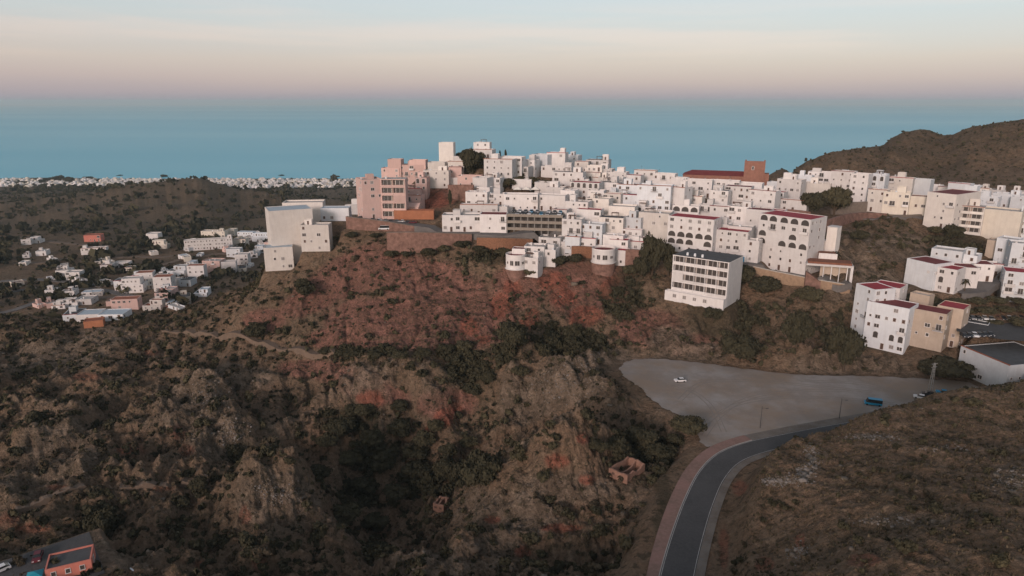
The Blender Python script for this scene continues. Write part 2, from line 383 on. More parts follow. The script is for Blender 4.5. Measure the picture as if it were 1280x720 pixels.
# ---------------------------------------------------------------- prototypes of openings
def win_mesh(w, h, m=GLASS, fr=.12, arch=False, sill=True, name='window'):
    b = MB(); z0, z1 = -h/2, h/2
    if arch:
        n = 8; r = w/2; zc = z1 - r*.8
        pts = [(-r,z0),(r,z0)] + [(r*math.cos(math.pi*i/n), zc + r*.8*math.sin(math.pi*i/n)) for i in range(n+1)]
        b.face([(x,-.03,z) for x, z in pts], 1)
        b.box(-r-fr, r+fr, -.10, 0, z0-.12, z0, 0)
        ro = r + fr
        q = [(-ro,z0)] + [(-ro*math.cos(math.pi*i/n), zc + (r*.8+fr)*math.sin(math.pi*i/n)) for i in range(n+1)] + [(ro,z0)]
        qi = [(-r,z0)] + [(-r*math.cos(math.pi*i/n), zc + r*.8*math.sin(math.pi*i/n)) for i in range(n+1)] + [(r,z0)]
        for i in range(len(q)-1):
            b.face([(q[i][0],-.09,q[i][1]),(qi[i][0],-.09,qi[i][1]),(qi[i+1][0],-.09,qi[i+1][1]),(q[i+1][0],-.09,q[i+1][1])][::-1], 0)
            b.face([(qi[i][0],-.09,qi[i][1]),(qi[i+1][0],-.09,qi[i+1][1]),(qi[i+1][0],-.03,qi[i+1][1]),(qi[i][0],-.03,qi[i][1])], 0)
            b.face([(q[i][0],-.09,q[i][1]),(q[i+1][0],-.09,q[i+1][1]),(q[i+1][0],0,q[i+1][1]),(q[i][0],0,q[i][1])], 0)
    else:
        b.box(-w/2, w/2, -.03, .02, z0, z1, 1)
        b.box(-w/2-fr, -w/2, -.10, 0, z0, z1, 0); b.box(w/2, w/2+fr, -.10, 0, z0, z1, 0)
        b.box(-w/2-fr, w/2+fr, -.10, 0, z1, z1+fr, 0); b.box(-w/2-fr-.05, w/2+fr+.05, -.18, 0, z0-.13, z0, 0)
        if w > 1.1: b.box(-.04, .04, -.07, -.03, z0, z1, 0)
    return b.mesh(name, [WHITE, m])
PALEG = mat('curtained_glass', (.24,.22,.21), .4)
WIN = [win_mesh(.85, 1.05), win_mesh(1.25, 1.2, PALEG), win_mesh(.9, 1.2, SHUT), win_mesh(.6, .7), win_mesh(1.5, 1.2), win_mesh(.8, 1.0, PALEG)]
WINL = [win_mesh(1.5, 2.0), win_mesh(2.1, 2.0)]
ARCH = win_mesh(1.5, 2.2, arch=True); ARCHW = win_mesh(3.4, 2.1, arch=True); ARCHS = win_mesh(.9, 1.7, arch=True)
DOOR = win_mesh(1.0, 2.1, SHUT, name='door'); GARAGE = win_mesh(3.0, 2.7, BLUE, name='garage_door'); GARAGED = win_mesh(3.0, 2.4, GLASS, name='garage_door')
_b = MB(); _b.box(-1.5, 1.5, -1.15, 0, -.12, 0); _b.box(-1.5, 1.5, -1.15, -1.03, 0, .9); _b.box(-1.5, -1.38, -1.03, 0, 0, .9); _b.box(1.38, 1.5, -1.03, 0, 0, .9)
BALC = _b.mesh('balcony', WHITE)
_b = MB(); _b.box(-1.5, 1.5, -1.1, 0, -.12, 0)
for i in range(16): _b.box(-1.48 + i*.195, -1.45 + i*.195, -1.09, -1.06, 0, .95, 1)
_b.box(-1.5, 1.5, -1.1, -1.05, .95, 1.0, 1); _b.box(-1.5,-1.46,-1.05,0,.95,1.0,1); _b.box(1.46,1.5,-1.05,0,.95,1.0,1)
BALC2 = _b.mesh('balcony', [WHITE, METAL])
_b = MB(); _b.box(-.35,.35,-.35,.35,0,1.2); _b.box(-.45,.45,-.45,.45,1.2,1.32); CHIM = _b.mesh('chimney', WHITE)
_b = MB(); _b.cyl(0,0,0,1.1,.5,.5,12); _b.cyl(0,0,1.1,1.3,.5,.2,12); WTANK = _b.mesh('water_tank', TANK)
_b = MB(); _b.cyl(0,0,0,3.0,.03,.03,5); _b.box(-.5,.5,-.02,.02,2.6,2.65); _b.box(-.35,.35,-.02,.02,2.85,2.9); AERIAL = _b.mesh('aerial', METAL)
_b = MB()
for sx in (-1.6, 1.6):
    for sy in (-1.2, 1.2): _b.box(sx-.07, sx+.07, sy-.07, sy+.07, 0, 2.3)
for i in range(8): _b.box(-1.8, 1.8, -1.35 + i*.37, -1.25 + i*.37, 2.3, 2.42)
PERG = _b.mesh('pergola', SHUT)

ORD = ['', '', 'second', 'third', 'fourth', 'fifth', 'sixth', 'seventh', 'eighth', 'ninth', 'tenth', 'eleventh', 'twelfth', 'thirteenth', 'fourteenth', 'fifteenth', 'sixteenth', 'seventeenth', 'eighteenth', 'nineteenth', 'twentieth']
TENS = {20:'twenty', 30:'thirty', 40:'forty', 50:'fifty', 60:'sixty', 70:'seventy', 80:'eighty', 90:'ninety'}
def ordinal(n):
    if n == 1: return 'first'
    if n <= 20: return ORD[n]
    if n < 100:
        t, u = n // 10 * 10, n % 10
        return (TENS[t][:-1] + 'ieth') if u == 0 else TENS[t] + '-' + ordinal(u)
    if n == 100: return 'hundredth'
    return 'hundred-and-' + ordinal(n - 100) if n < 200 else 'two-hundred-and-' + (ordinal(n - 200) if n > 200 else '')
CNAME = {'W': 'white', 'M': 'warm white', 'C': 'cool white', 'Y': 'cream', 'P': 'pink', 'B': 'beige', 'O': 'orange', 'S': 'salmon'}
CMAT = {'W': WHITE, 'M': WARM, 'C': COOL, 'Y': CREAM, 'P': PINK, 'B': BEIGE, 'O': ORANGE, 'S': SALMON}
RMAT = {'w': PALEROOF, 'r': REDROOF, 'm': MAROON, 'g': GREYROOF, 'b': BLUEROOF, 't': TILE}
RNAME = {'w': 'pale flat roof', 'r': 'red flat roof', 'm': 'maroon flat roof', 'g': 'dark grey flat roof', 'b': 'pale blue roof', 't': 'terracotta roof'}

def put_window(root, me, x, z, W, Dp, side='f', y=0):
    """an opening on a wall of a house; side f front, r right, l left"""
    sc = (1.16, 1, 1.16) if me not in (ARCHW,) else (1.05, 1, 1.2)
    if side == 'f': return link(me.name.split('.')[0], me, root, (x, y, z), (0,0,0), sc)
    if side == 'r': return link(me.name.split('.')[0], me, root, (W/2, x, z), (0, 0, math.pi/2), sc)
    return link(me.name.split('.')[0], me, root, (-W/2, x, z), (0, 0, -math.pi/2), sc)

def house(x0, x1, yt, yb, c='W', r='w', yaw=22, dep=9, st='', lab=None, grp=None, d=None, rnd=None, name='village_house', cat='house', side=None):
    R = rnd or random.Random(int(x0 * 31 + yt * 7 + yb))
    xc = (x0 + x1) / 2
    X0, Y0, Z0, dd = hit(xc, yb) if d is None else at_dist(xc, yb, d)
    a, T = ray(xc, yb); _, _, depth = project(X0, Y0, Z0)
    yw = math.radians(yaw)
    W = (x1 - x0) * depth / F / max(math.cos(yw), .4)
    a2, T2 = ray(xc, yt); h = (H - dd * T2) - Z0
    if side: dep = side * depth / F / max(math.sin(abs(yw)), .2)
    rz = -a - yw
    root = empty(name, (X0, Y0, Z0), rz, lab, cat, grp)
    pad(X0, Y0, rz, -W/2, W/2, -.6, dep, Z0 - .15)
    cs, sn = math.cos(rz), math.sin(rz); low = Z0
    for lx, ly in ((-W/2,0),(W/2,0),(-W/2,dep),(W/2,dep)):
        low = min(low, ground(X0 + lx*cs - ly*sn, Y0 + lx*sn + ly*cs))
    z0 = low - Z0 - 1.0
    z0 = max(z0, -25)
    body = CMAT[c]; roof = RMAT[r]; par = .75 if r == 'w' else .22
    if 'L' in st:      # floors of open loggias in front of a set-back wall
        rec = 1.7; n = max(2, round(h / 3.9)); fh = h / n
        MB().box(-W/2, W/2, rec, dep, z0, h - .3, 0).build('wall', body, root); MB().box(-W/2 + .3, W/2 - .3, rec - .06, rec - .003, 0, h - .32).build('recess_shade_panel', mat('painted_recess_shade', (.36,.29,.24), .9, .2), root)  # tan panel over the set-back wall: loggia shade put into its colour
        MB().box(-W/2 - .05, W/2 + .05, -.05, dep + .05, h - .3, h + .05, 0, 1).build('roof', [body, roof], root)
        MB().box(-W/2, W/2, 0, rec - .01, z0, .0, 0).build('plinth', body, root)
        nb_ = max(2, round(W / 5.2)); bw = W / nb_
        for k in range(n):
            if k: MB().box(-W/2, W/2, 0, rec - .01, k*fh - .28, k*fh, 0).build('floor_slab', body, root)
            for i in range(nb_):
                xa = -W/2 + i*bw; closed = R.random() < .12 or (k == 0 and 'T' in st)
                MB().box(xa + (.25 if i == 0 else .11), xa + bw - (.25 if i == nb_-1 else .11), .03, .15 if not closed else .2, k*fh, k*fh + (1.15 if not closed else fh - .29), 0).build('parapet', body, root)
                if not closed:
                    wo = put_window(root, WINL[1], xa + bw/2, k*fh + fh*.52, W, dep, 'f', rec - .08); wo.scale = (min(1.8, (bw - .9)/2.3), 1, 1.25)
        if 'T' in st:
            MB().tray(-W/2 - 1.6, W/2 - .05, -2.6, -.006, z0, fh*.98, t=.25, drop=1.0).build('front_terrace', [body, PALEROOF], root)
            for i in range(4): put_window(root, WIN[1], -W/2 + 3 + i*4.6, fh*.5, W, dep, 'f', -2.6)
        for i in range(nb_ + 1):
            t = .24 if i in (0, nb_) else .1
            xa = min(max(-W/2 + i*bw, -W/2 + t), W/2 - t)
            MB().box(xa - t, xa + t, .004, rec - .01, 0, h - .301, 0).build('pier', body, root)
    elif 'G' in st:    # gabled, ridge along the width
        b = MB(); b.box(-W/2, W/2, 0, dep, z0, h*.72, 0); b.build('wall', body, root)
        rr = MB(); e = .35
        for sx in (0,): pass
        hz = h*.72; rr.face([(-W/2-e,-e,hz),(W/2+e,-e,hz),(W/2+e,dep/2,h),(-W/2-e,dep/2,h)]); rr.face([(W/2+e,dep+e,hz),(-W/2-e,dep+e,hz),(-W/2-e,dep/2,h),(W/2+e,dep/2,h)])
        rr.face([(-W/2-e,-e,hz-.1),(-W/2-e,dep/2,h-.1),(-W/2-e,dep+e,hz-.1)]); rr.face([(W/2+e,-e,hz-.1),(W/2+e,dep+e,hz-.1),(W/2+e,dep/2,h-.1)])
        rr.face([(-W/2-e,-e,hz-.1),(W/2+e,-e,hz-.1),(W/2+e,-e,hz),(-W/2-e,-e,hz)])
        rr.build('roof', roof if r != 'w' else body, root)
    elif 'S' in st:    # stepped: the upper floors stand back
        h1 = h * R.uniform(.5, .66); s = min(dep*.35, 3.0)
        MB().tray(-W/2, W/2, 0, dep, z0, h1, drop=.8 if h1 > 2 else .3).build('wall', [body, roof], root)
        xa, xb = (-W/2 + .02, W/2 - W*R.uniform(.15, .45)) if R.random() < .5 else (-W/2 + W*R.uniform(.15, .45), W/2 - .02)
        MB().tray(xa, xb, s, dep - .02, h1 - .79, h, drop=.5).build('upper_floor', [body, roof], root)
        for i in range(max(1, int((xb-xa)/3.0))):
            put_window(root, R.choice(WIN + [DOOR]), xa + 1.3 + i*3.0, (h1 + h)/2 - .3, W, dep, 'f', s) if xa + 2.2 + i*3.0 < xb else None
        h_roof = h1
        h = h1
    else:
        MB().tray(-W/2, W/2, 0, dep, z0, h, drop=min(par, h*.3)).build('wall', [body, roof], root)
    if 'L' in st: h_top = h
    n = max(1, int(h / 2.75)); fh = min(h / n, 3.3)
    if 'n' not in st and 'L' not in st:
        hw = h if 'G' not in st else h*.72
        n = max(1, int(hw / 3.15)); fh = hw / n
        cols = max(1, int(W / (4.1 if 'A' in st else R.uniform(2.8, 4.2))))
        dens = .42 if 'f' in st else (.85 if 'd' in st else .62)
        for k in range(n):
            zc = k*fh + fh*.52
            row_arch = ('A' in st and k in (n-3, n-4) and W > 10) or R.random() < .05
            i = 0
            for i in range(cols):
                if R.random() > dens: continue
                xx = -W/2 + (i + .5) * W / cols + R.uniform(-.25, .25)
                if row_arch and W/cols > 2.4:
                    put_window(root, ARCHW if W/cols > 4 else ARCH, xx, zc, W, dep); continue
                if k == 0 and R.random() < .25: put_window(root, DOOR, xx, 1.36, W, dep); continue
                q = R.random()
                if q < .18 and fh > 2.9 and W/cols > 3 and k:
                    put_window(root, R.choice(WINL), xx, zc - .1, W, dep)
                    link('balcony', R.choice([BALC, BALC2]), root, (xx, -.002, zc - 1.42), (0,0,0), (min(1.2, W/cols/3.1), 1.1, 1.15))
                else: put_window(root, R.choice(WIN), xx, zc, W, dep)
            sd = 'r' if yaw > 0 else 'l'
            for i in range(max(1, int(dep / 4.2))):
                if R.random() < .5: put_window(root, R.choice(WIN[:4]), 1.8 + i*3.6, zc, W, dep, sd)
    hr = h - (par if ('L' not in st) else 0)
    if 'n' not in st and 'G' not in st and r in 'wg' and 'p' not in st:
        if R.random() < .28 and W > 5:
            MB().box(-W/2 - .12, W/2 + .12, -.14, .34, h + .003, h + .28).build('coping', R.choice([TILE, REDROOF, MAROON]), root)
        if R.random() < .6 and W > 4.6 and dep > 5:
            rw, rd, rh = R.uniform(2.6, min(5.2, W*.55)), R.uniform(2.4, min(4, dep*.5)), R.uniform(2.2, 3.3)
            rw = min(rw, W - 1.0); rx = R.uniform(-W/2 + rw/2 + .4, W/2 - rw/2 - .4); ry = R.uniform(dep*.45, dep - rd - .4)
            MB().tray(rx - rw/2, rx + rw/2, ry, ry + rd, hr - .02, hr + rh + .3, t=.15, drop=.25).build('roof_room', [body, PALEROOF], root)
            if R.random() < .6: link('door', DOOR, root, (rx, ry, hr + 1.05), (0,0,0), (.9,1,.9))
        if R.random() < .5: link('chimney', CHIM, root, (R.uniform(-W*.4, W*.4), R.uniform(.8, dep*.8), hr))
        if R.random() < .25: link('water_tank', WTANK, root, (R.uniform(-W*.35, W*.35), R.uniform(1.0, dep*.4), hr))
        if R.random() < .7: link('aerial', AERIAL, root, (R.uniform(-W*.4, W*.4), R.uniform(1, dep*.8), hr))
        if R.random() < .2 and W > 5.5: link('pergola', PERG, root, (R.uniform(-W*.15, W*.15), 2.2, hr))
    if 'T' in st:      # three tanks on the roof
        for i in range(3): link('water_tank', WTANK, root, (-W*.28 + i*3.4, 2.6, h + .05))
    root['_d'] = (W, h, dep, dd)
    return root
# ---------------------------------------------------------------- ground sheet with soil masks
def blob(px, py, rx, ry, tilt=0):
    x0, y0, z0, d0 = hit(px, py); c, s = math.cos(math.radians(tilt)), math.sin(math.radians(tilt))
    dx = PX - px; dy = PY - py; u = dx*c + dy*s; v = -dx*s + dy*c
    q = (u/rx)**2 + (v/ry)**2
    w = np.zeros(PX.shape); m = q < 9
    w[m] = np.exp(-q[m]) * np.exp(-((V[m] - math.log(d0)) / .22)**2); return w
PX, PY, _ = project(X, Y, Z)
pink = np.zeros(X.shape); red = np.zeros(X.shape); rock = np.zeros(X.shape); veg = np.zeros(X.shape)
for b in [(450,340,70,30,-25),(520,350,80,30),(400,365,60,22,-30),(490,395,90,32),(560,375,60,35),(430,470,70,16,14),(520,430,60,10),(420,425,50,14),(380,460,40,12),(470,490,50,14,10),
          (650,360,40,30),(730,360,60,40),(810,410,50,25),(560,505,40,22),(330,400,30,15),(860,430,40,14),(700,345,50,15),(545,245,26,16),(500,412,70,10),(470,432,60,8),(600,400,50,40)]:
    pink = np.maximum(pink, blob(*b))
for b in [(628,382,17,20),(587,408,14,12),(665,398,14,16),(732,395,22,20),(762,362,14,20),(690,352,26,14),(648,425,18,8),(605,425,12,6),(697,576,22,12),(728,548,12,10),(733,600,14,8),
          (460,498,18,12),(553,522,14,14),(537,540,10,12),(572,512,10,8),(165,562,28,9),(108,471,20,8),(222,540,12,10),(203,611,22,4),(307,645,10,12),(326,705,14,10),(189,441,12,5),(10,650,16,12),
          (232,562,10,8),(70,610,14,6),(40,660,30,7),(545,250,24,14),(905,690,8,34),(925,610,12,14),(1000,680,10,18),(955,705,16,12),(1080,700,26,10),(800,585,8,10),(655,690,16,9),(700,660,30,6),(615,650,12,5),(250,705,14,7),(705,372,24,14),(640,360,14,12)]:
    red = np.maximum(red, blob(*b))
for b in [(255,500,34,40,35),(275,545,30,20,30),(350,625,46,32),(60,570,50,36,-50),(700,480,70,30,-35),(740,455,50,16,-20),(640,640,70,30),(700,610,60,22),(620,690,40,22),(1060,335,60,34,30),(1110,355,50,24),(1120,310,40,20),(1060,300,40,14),
          (60,440,70,18),(130,420,40,10),(300,470,40,15),(840,425,24,14),(1010,585,12,18,30),(975,600,18,6),(1085,545,24,4),(1260,600,26,20),(1130,650,60,10),(1060,455,60,10),(880,440,30,10),(1160,470,40,6),(20,700,90,14),(150,700,40,10),(560,700,40,14)]:
    rock = np.maximum(rock, blob(*b))
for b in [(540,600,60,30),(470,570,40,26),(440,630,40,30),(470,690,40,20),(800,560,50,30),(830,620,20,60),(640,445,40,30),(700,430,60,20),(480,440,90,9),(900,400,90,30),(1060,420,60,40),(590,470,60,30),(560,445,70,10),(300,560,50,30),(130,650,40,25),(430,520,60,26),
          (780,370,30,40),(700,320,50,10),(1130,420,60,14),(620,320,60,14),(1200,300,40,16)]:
    veg = np.maximum(veg, blob(*b))  # dark vegetation cover on the ground
n1 = fbm(X, Y, 22, 5, 101); n2 = fbm(X, Y, 9, 4, 131)
pinkm = sstep(.28, .55, pink + .28*n1); redm = sstep(.36, .66, red + .42*n2 + .18*n1)*np.where((PX < 400) | (PX > 880), .6, 1.0); rgh = np.clip(rough - fbm(X, Y, 40, 2, 88)*.3, -1, 1)
badl = near_f*(1 - slope_v*.6)*(1 - righthill*.6)
rockm = sstep(.30, .62, rock + .35*n1 + .62*rgh*badl)
vegm = sstep(.25, .6, veg*1.0 + .30*n1 + (.10 + .08*slope_v)*gul*near_f*(1 - righthill) - .08*near_f - .62*rgh*badl*(1 - .7*righthill))
vegm = np.maximum(vegm, sstep(420, 600, Y)*np.where(hill_r > 0, .45, (.25 + .35*hills_l)))

class NT:
    def __init__(s, nt): s.nt = nt
    def n(s, t, **kw):
        o = s.nt.nodes.new(t)
        for k, v in kw.items(): setattr(o, k, v)
        return o
    def l(s, a, b): s.nt.links.new(a, b)
    def noise(s, vec, scale, detail=6, rough=.6, lo=.35, hi=.65):
        n = s.n('ShaderNodeTexNoise'); n.inputs['Scale'].default_value = scale; n.inputs['Detail'].default_value = detail; n.inputs['Roughness'].default_value = rough
        s.l(vec, n.inputs['Vector']); r = s.n('ShaderNodeMapRange', interpolation_type='SMOOTHSTEP'); r.inputs['From Min'].default_value = lo; r.inputs['From Max'].default_value = hi
        s.l(n.outputs['Fac'], r.inputs['Value']); return r.outputs['Result']
    def mix(s, f, a, b):
        m = s.n('ShaderNodeMix', data_type='RGBA')
        for k, v in (('Factor', f), ('A', a), ('B', b)):
            if isinstance(v, (int, float)): m.inputs[k].default_value = v
            elif isinstance(v, tuple): m.inputs[k].default_value = (*v, 1)
            else: s.l(v, m.inputs[k])
        return m.outputs['Result']
    def math(s, op, a, b=0):
        m = s.n('ShaderNodeMath', operation=op)
        for i, v in enumerate((a, b)):
            if isinstance(v, (int, float)): m.inputs[i].default_value = v
            else: s.l(v, m.inputs[i])
        return m.outputs[0]
gm = bpy.data.materials.new('hillside_soil'); gm.use_nodes = True
g = NT(gm.node_tree); bs = gm.node_tree.nodes['Principled BSDF']; bs.inputs['Roughness'].default_value = .95; bs.inputs['Specular IOR Level'].default_value = .1
geo = g.n('ShaderNodeNewGeometry'); pos = geo.outputs['Position']
vc = g.n('ShaderNodeVertexColor', layer_name='soil'); sep = g.n('ShaderNodeSeparateColor'); g.l(vc.outputs['Color'], sep.inputs['Color'])
big = g.noise(pos, .035, 6, .62); mid = g.noise(pos, .22, 7, .65, .38, .62); fine = g.noise(pos, 1.1, 6, .7, .4, .6); dots = g.noise(pos, .45, 5, .7, .52, .60)
base = g.mix(big, (.245,.160,.106), (.165,.113,.074))
base = g.mix(g.math('MULTIPLY', mid, .65), base, (.25,.18,.125))
pinkc = g.mix(mid, (.30,.150,.115), (.215,.115,.085))
c = g.mix(sep.outputs['Red'], base, pinkc)
rockc = g.mix(mid, (.26,.20,.15), (.13,.098,.072))
c = g.mix(g.math('MULTIPLY', sep.outputs['Blue'], .85), c, rockc)
redc = g.mix(mid, (.37,.12,.078), (.25,.09,.06))
c = g.mix(g.math('MULTIPLY', sep.outputs['Green'], g.math('ADD', g.math('MULTIPLY', fine, .3), .6)), c, redc)
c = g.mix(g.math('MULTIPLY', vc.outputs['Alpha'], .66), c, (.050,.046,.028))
c = g.mix(g.math('MULTIPLY', dots, .60), c, (.035,.034,.020))
c = g.mix(g.math('MULTIPLY', fine, .35), c, (.05,.040,.028))
g.l(c, bs.inputs['Base Color'])
hgt = g.math('ADD', g.math('MULTIPLY', mid, .7), g.math('MULTIPLY', fine, .25))
bp = g.n('ShaderNodeBump'); bp.inputs['Distance'].default_value = 1.2; bp.inputs['Strength'].default_value = .8
g.l(hgt, bp.inputs['Height']); g.l(bp.outputs['Normal'], bs.inputs['Normal'])

# ---------------------------------------------------------------- sea
sm = bpy.data.materials.new('sea_water'); sm.use_nodes = True
s_ = NT(sm.node_tree); sb = sm.node_tree.nodes['Principled BSDF']; sb.inputs['Base Color'].default_value = (.09,.34,.42,1)
sb.inputs['Roughness'].default_value = .38; sb.inputs['IOR'].default_value = 1.33; sb.inputs['Specular IOR Level'].default_value = .32; sb.inputs['Specular Tint'].default_value = (.45,.85,1,1)
sg = s_.n('ShaderNodeNewGeometry'); mp = s_.n('ShaderNodeMapping'); mp.inputs['Scale'].default_value = (.00007, .00035, 1)
s_.l(sg.outputs['Position'], mp.inputs['Vector']); nn = s_.noise(mp.outputs['Vector'], 1.0, 4, .5, .35, .7)
s_.l(s_.mix(nn, (.085,.48,.64), (.24,.60,.72)), sb.inputs['Base Color'])
b = MB(); n = len(b.v); R0 = 45000
ring = [(R0*math.cos(a), R0*math.sin(a), 0) for a in np.linspace(0, 2*math.pi, 96, endpoint=False)]
b.face(ring); sea = b.build('sea', sm); tag(sea, kind='structure')

# ---------------------------------------------------------------- world, sun, camera, haze
SUN_EL, SUN_AZ = 15.0, 206.0       # the bright dusk sky lies behind the camera, to its left
w = bpy.data.worlds.new('World'); S.world = w; w.use_nodes = True
k = NT(w.node_tree); bg = w.node_tree.nodes['Background']
tc = k.n('ShaderNodeTexCoord'); sx = k.n('ShaderNodeSeparateXYZ'); k.l(tc.outputs['Generated'], sx.inputs['Vector'])
sky = k.n('ShaderNodeTexSky', sky_type='NISHITA', sun_disc=False, sun_elevation=math.radians(SUN_EL), sun_rotation=math.radians(SUN_AZ), dust_density=2.0)
mpw = k.n('ShaderNodeMapping'); mpw.inputs['Scale'].default_value = (1.5, 1.5, 24); k.l(tc.outputs['Generated'], mpw.inputs['Vector'])
cl = k.noise(mpw.outputs['Vector'], 1.3, 5, .55, .40, .60)
cl2 = k.n('ShaderNodeTexNoise'); cl2.inputs['Scale'].default_value = .9; k.l(mpw.outputs['Vector'], cl2.inputs['Vector'])
el = k.math('ADD', sx.outputs['Z'], k.math('MULTIPLY', k.math('SUBTRACT', cl2.outputs['Fac'], .5), .035))
rp = k.n('ShaderNodeValToRGB'); k.l(el, rp.inputs['Fac'])
E = rp.color_ramp.elements
SKYR = [(0.0,(.300,.270,.335)),(.010,(.335,.280,.325)),(.030,(.410,.320,.330)),(.055,(.445,.360,.345)),(.080,(.435,.388,.385)),(.110,(.415,.420,.425)),(.16,(.395,.430,.45)),(.30,(.30,.295,.30)),(.6,(.20,.195,.195)),(1.0,(.16,.155,.16))]
E[0].position, E[0].color = SKYR[0][0], (*SKYR[0][1], 1); E[1].position, E[1].color = SKYR[-1][0], (*SKYR[-1][1], 1)
for p, cc in SKYR[1:-1]:
    e = E.new(p); e.color = (*cc, 1)
band = k.n('ShaderNodeMapRange', interpolation_type='SMOOTHSTEP'); band.inputs['From Min'].default_value = .035; band.inputs['From Max'].default_value = .08; k.l(sx.outputs['Z'], band.inputs['Value'])
band2 = k.n('ShaderNodeMapRange', interpolation_type='SMOOTHSTEP'); band2.inputs['From Min'].default_value = .14; band2.inputs['From Max'].default_value = .095; k.l(sx.outputs['Z'], band2.inputs['Value'])
clf = k.math('MULTIPLY', k.math('MULTIPLY', cl, k.math('MULTIPLY', band.outputs[0], band2.outputs[0])), .45)
skc = k.mix(clf, rp.outputs['Color'], (.62,.45,.39))
# afterglow of the set sun, low in the west
dot = k.n('ShaderNodeVectorMath', operation='DOT_PRODUCT'); k.l(tc.outputs['Generated'], dot.inputs[0])
sa = math.radians(SUN_AZ); dot.inputs[1].default_value = (math.sin(sa), math.cos(sa), .10)
gl = k.n('ShaderNodeMapRange', interpolation_type='SMOOTHSTEP'); gl.inputs['From Min'].default_value = .3; gl.inputs['From Max'].default_value = 1.0; k.l(dot.outputs['Value'], gl.inputs['Value'])
glow = k.mix(gl.outputs[0], (0.0,0.0,0.0), (.62,.44,.34))
low = k.n('ShaderNodeMapRange', interpolation_type='SMOOTHSTEP'); low.inputs['From Min'].default_value = .55; low.inputs['From Max'].default_value = .0; k.l(sx.outputs['Z'], low.inputs['Value'])
gv = k.n('ShaderNodeVectorMath', operation='SCALE'); k.l(glow, gv.inputs[0]); k.l(low.outputs[0], gv.inputs['Scale'])
nv_ = k.n('ShaderNodeVectorMath', operation='SCALE'); k.l(sky.outputs['Color'], nv_.inputs[0]); nv_.inputs['Scale'].default_value = .10
a1 = k.n('ShaderNodeVectorMath', operation='ADD'); k.l(gv.outputs[0], a1.inputs[0]); k.l(skc, a1.inputs[1])
NISH = .05
nv_.inputs['Scale'].default_value = NISH
a2 = k.n('ShaderNodeVectorMath', operation='ADD'); k.l(a1.outputs[0], a2.inputs[0]); k.l(nv_.outputs[0], a2.inputs[1])
k.l(a2.outputs[0], bg.inputs['Color']); bg.inputs['Strength'].default_value = .80

sun = bpy.data.lights.new('dusk_light', 'SUN'); sun.energy = 1.45; sun.angle = math.radians(13); sun.color = (1, .79, .74)
so = bpy.data.objects.new('dusk_light', sun); COL.objects.link(so)
dvec = Vector((math.sin(sa)*math.cos(math.radians(SUN_EL)), math.cos(sa)*math.cos(math.radians(SUN_EL)), math.sin(math.radians(SUN_EL))))
so.rotation_euler = dvec.to_track_quat('Z', 'Y').to_euler()

cam = bpy.data.cameras.new('camera'); cam.sensor_width = 36; cam.lens = 36 * F / 1280; cam.clip_end = 200000; cam.clip_start = 1
cobj = bpy.data.objects.new('camera', cam); COL.objects.link(cobj); cobj.location = (0, 0, H); cobj.rotation_euler = (math.pi/2 - PITCH, 0, 0)
S.camera = cobj

HZ = 47000
hb = MB(); hb.box(-HZ, HZ, -HZ, HZ, -8, H + 60)
hm = bpy.data.materials.new('haze_air'); hm.use_nodes = True; hn = hm.node_tree; hn.nodes.remove(hn.nodes['Principled BSDF'])
pv = hn.nodes.new('ShaderNodeVolumePrincipled'); pv.inputs['Density'].default_value = .00005; pv.inputs['Color'].default_value = (.72,.93,1,1); pv.inputs['Anisotropy'].default_value = 0
hn.links.new(pv.outputs[0], hn.nodes['Material Output'].inputs['Volume'])
hz = hb.build('haze', hm); tag(hz, 'thin blue dusk haze over the valley and sea', kind='stuff')
S.view_settings.view_transform = 'Standard'; S.view_settings.look = 'None'; S.view_settings.gamma = 1; S.view_settings.exposure = .42
S.render.engine = 'CYCLES'
try:
    S.cycles.use_denoising = True; S.cycles.max_bounces = 5; S.cycles.diffuse_bounces = 3; S.cycles.volume_bounces = 0; S.cycles.transparent_max_bounces = 6
except Exception: pass

# ---------------------------------------------------------------- car park, road, pavement, verge
def tri_sheet(name, poly, z, m, kind='structure'):
    from mathutils.geometry import tessellate_polygon
    vs = [Vector((x, y, 0)) for x, y in poly]; t = tessellate_polygon([vs])
    me = bpy.data.meshes.new(name); me.from_pydata([(x, y, z) for x, y in poly], [], [tuple(q) for q in t]); me.materials.append(m)
    me.update()
    if me.polygons and me.polygons[0].normal.z < 0: me.flip_normals()
    o = link(name, me); return tag(o, kind=kind)
Zf = H + LOTZ
def offset(line, d):
    out = []
    for i, (x, y) in enumerate(line):
        a_ = line[max(i-1,0)]; b_ = line[min(i+1,len(line)-1)]; tx, ty = b_[0]-a_[0], b_[1]-a_[1]; L = math.hypot(tx, ty) or 1
        out.append((x - ty/L*d, y + tx/L*d))
    return out
def strip(name, line, dl, dr_, z, m, kind='structure', h=0, parent=None):
    L_, R_ = offset(line, dl) if not callable(dl) else [offset(line, dl(i/(len(line)-1)))[i] for i in range(len(line))], offset(line, dr_)
    b = MB()
    for i in range(len(line)-1):
        b.face([(*R_[i], z), (*R_[i+1], z), (*L_[i+1], z), (*L_[i], z)])
        if h:
            b.face([(*L_[i], z), (*L_[i+1], z), (*L_[i+1], z-h), (*L_[i], z-h)]); b.face([(*R_[i], z-h), (*R_[i+1], z-h), (*R_[i+1], z), (*R_[i], z)])
    o = b.build(name, m, parent); return tag(o, kind=kind) if parent is None else o
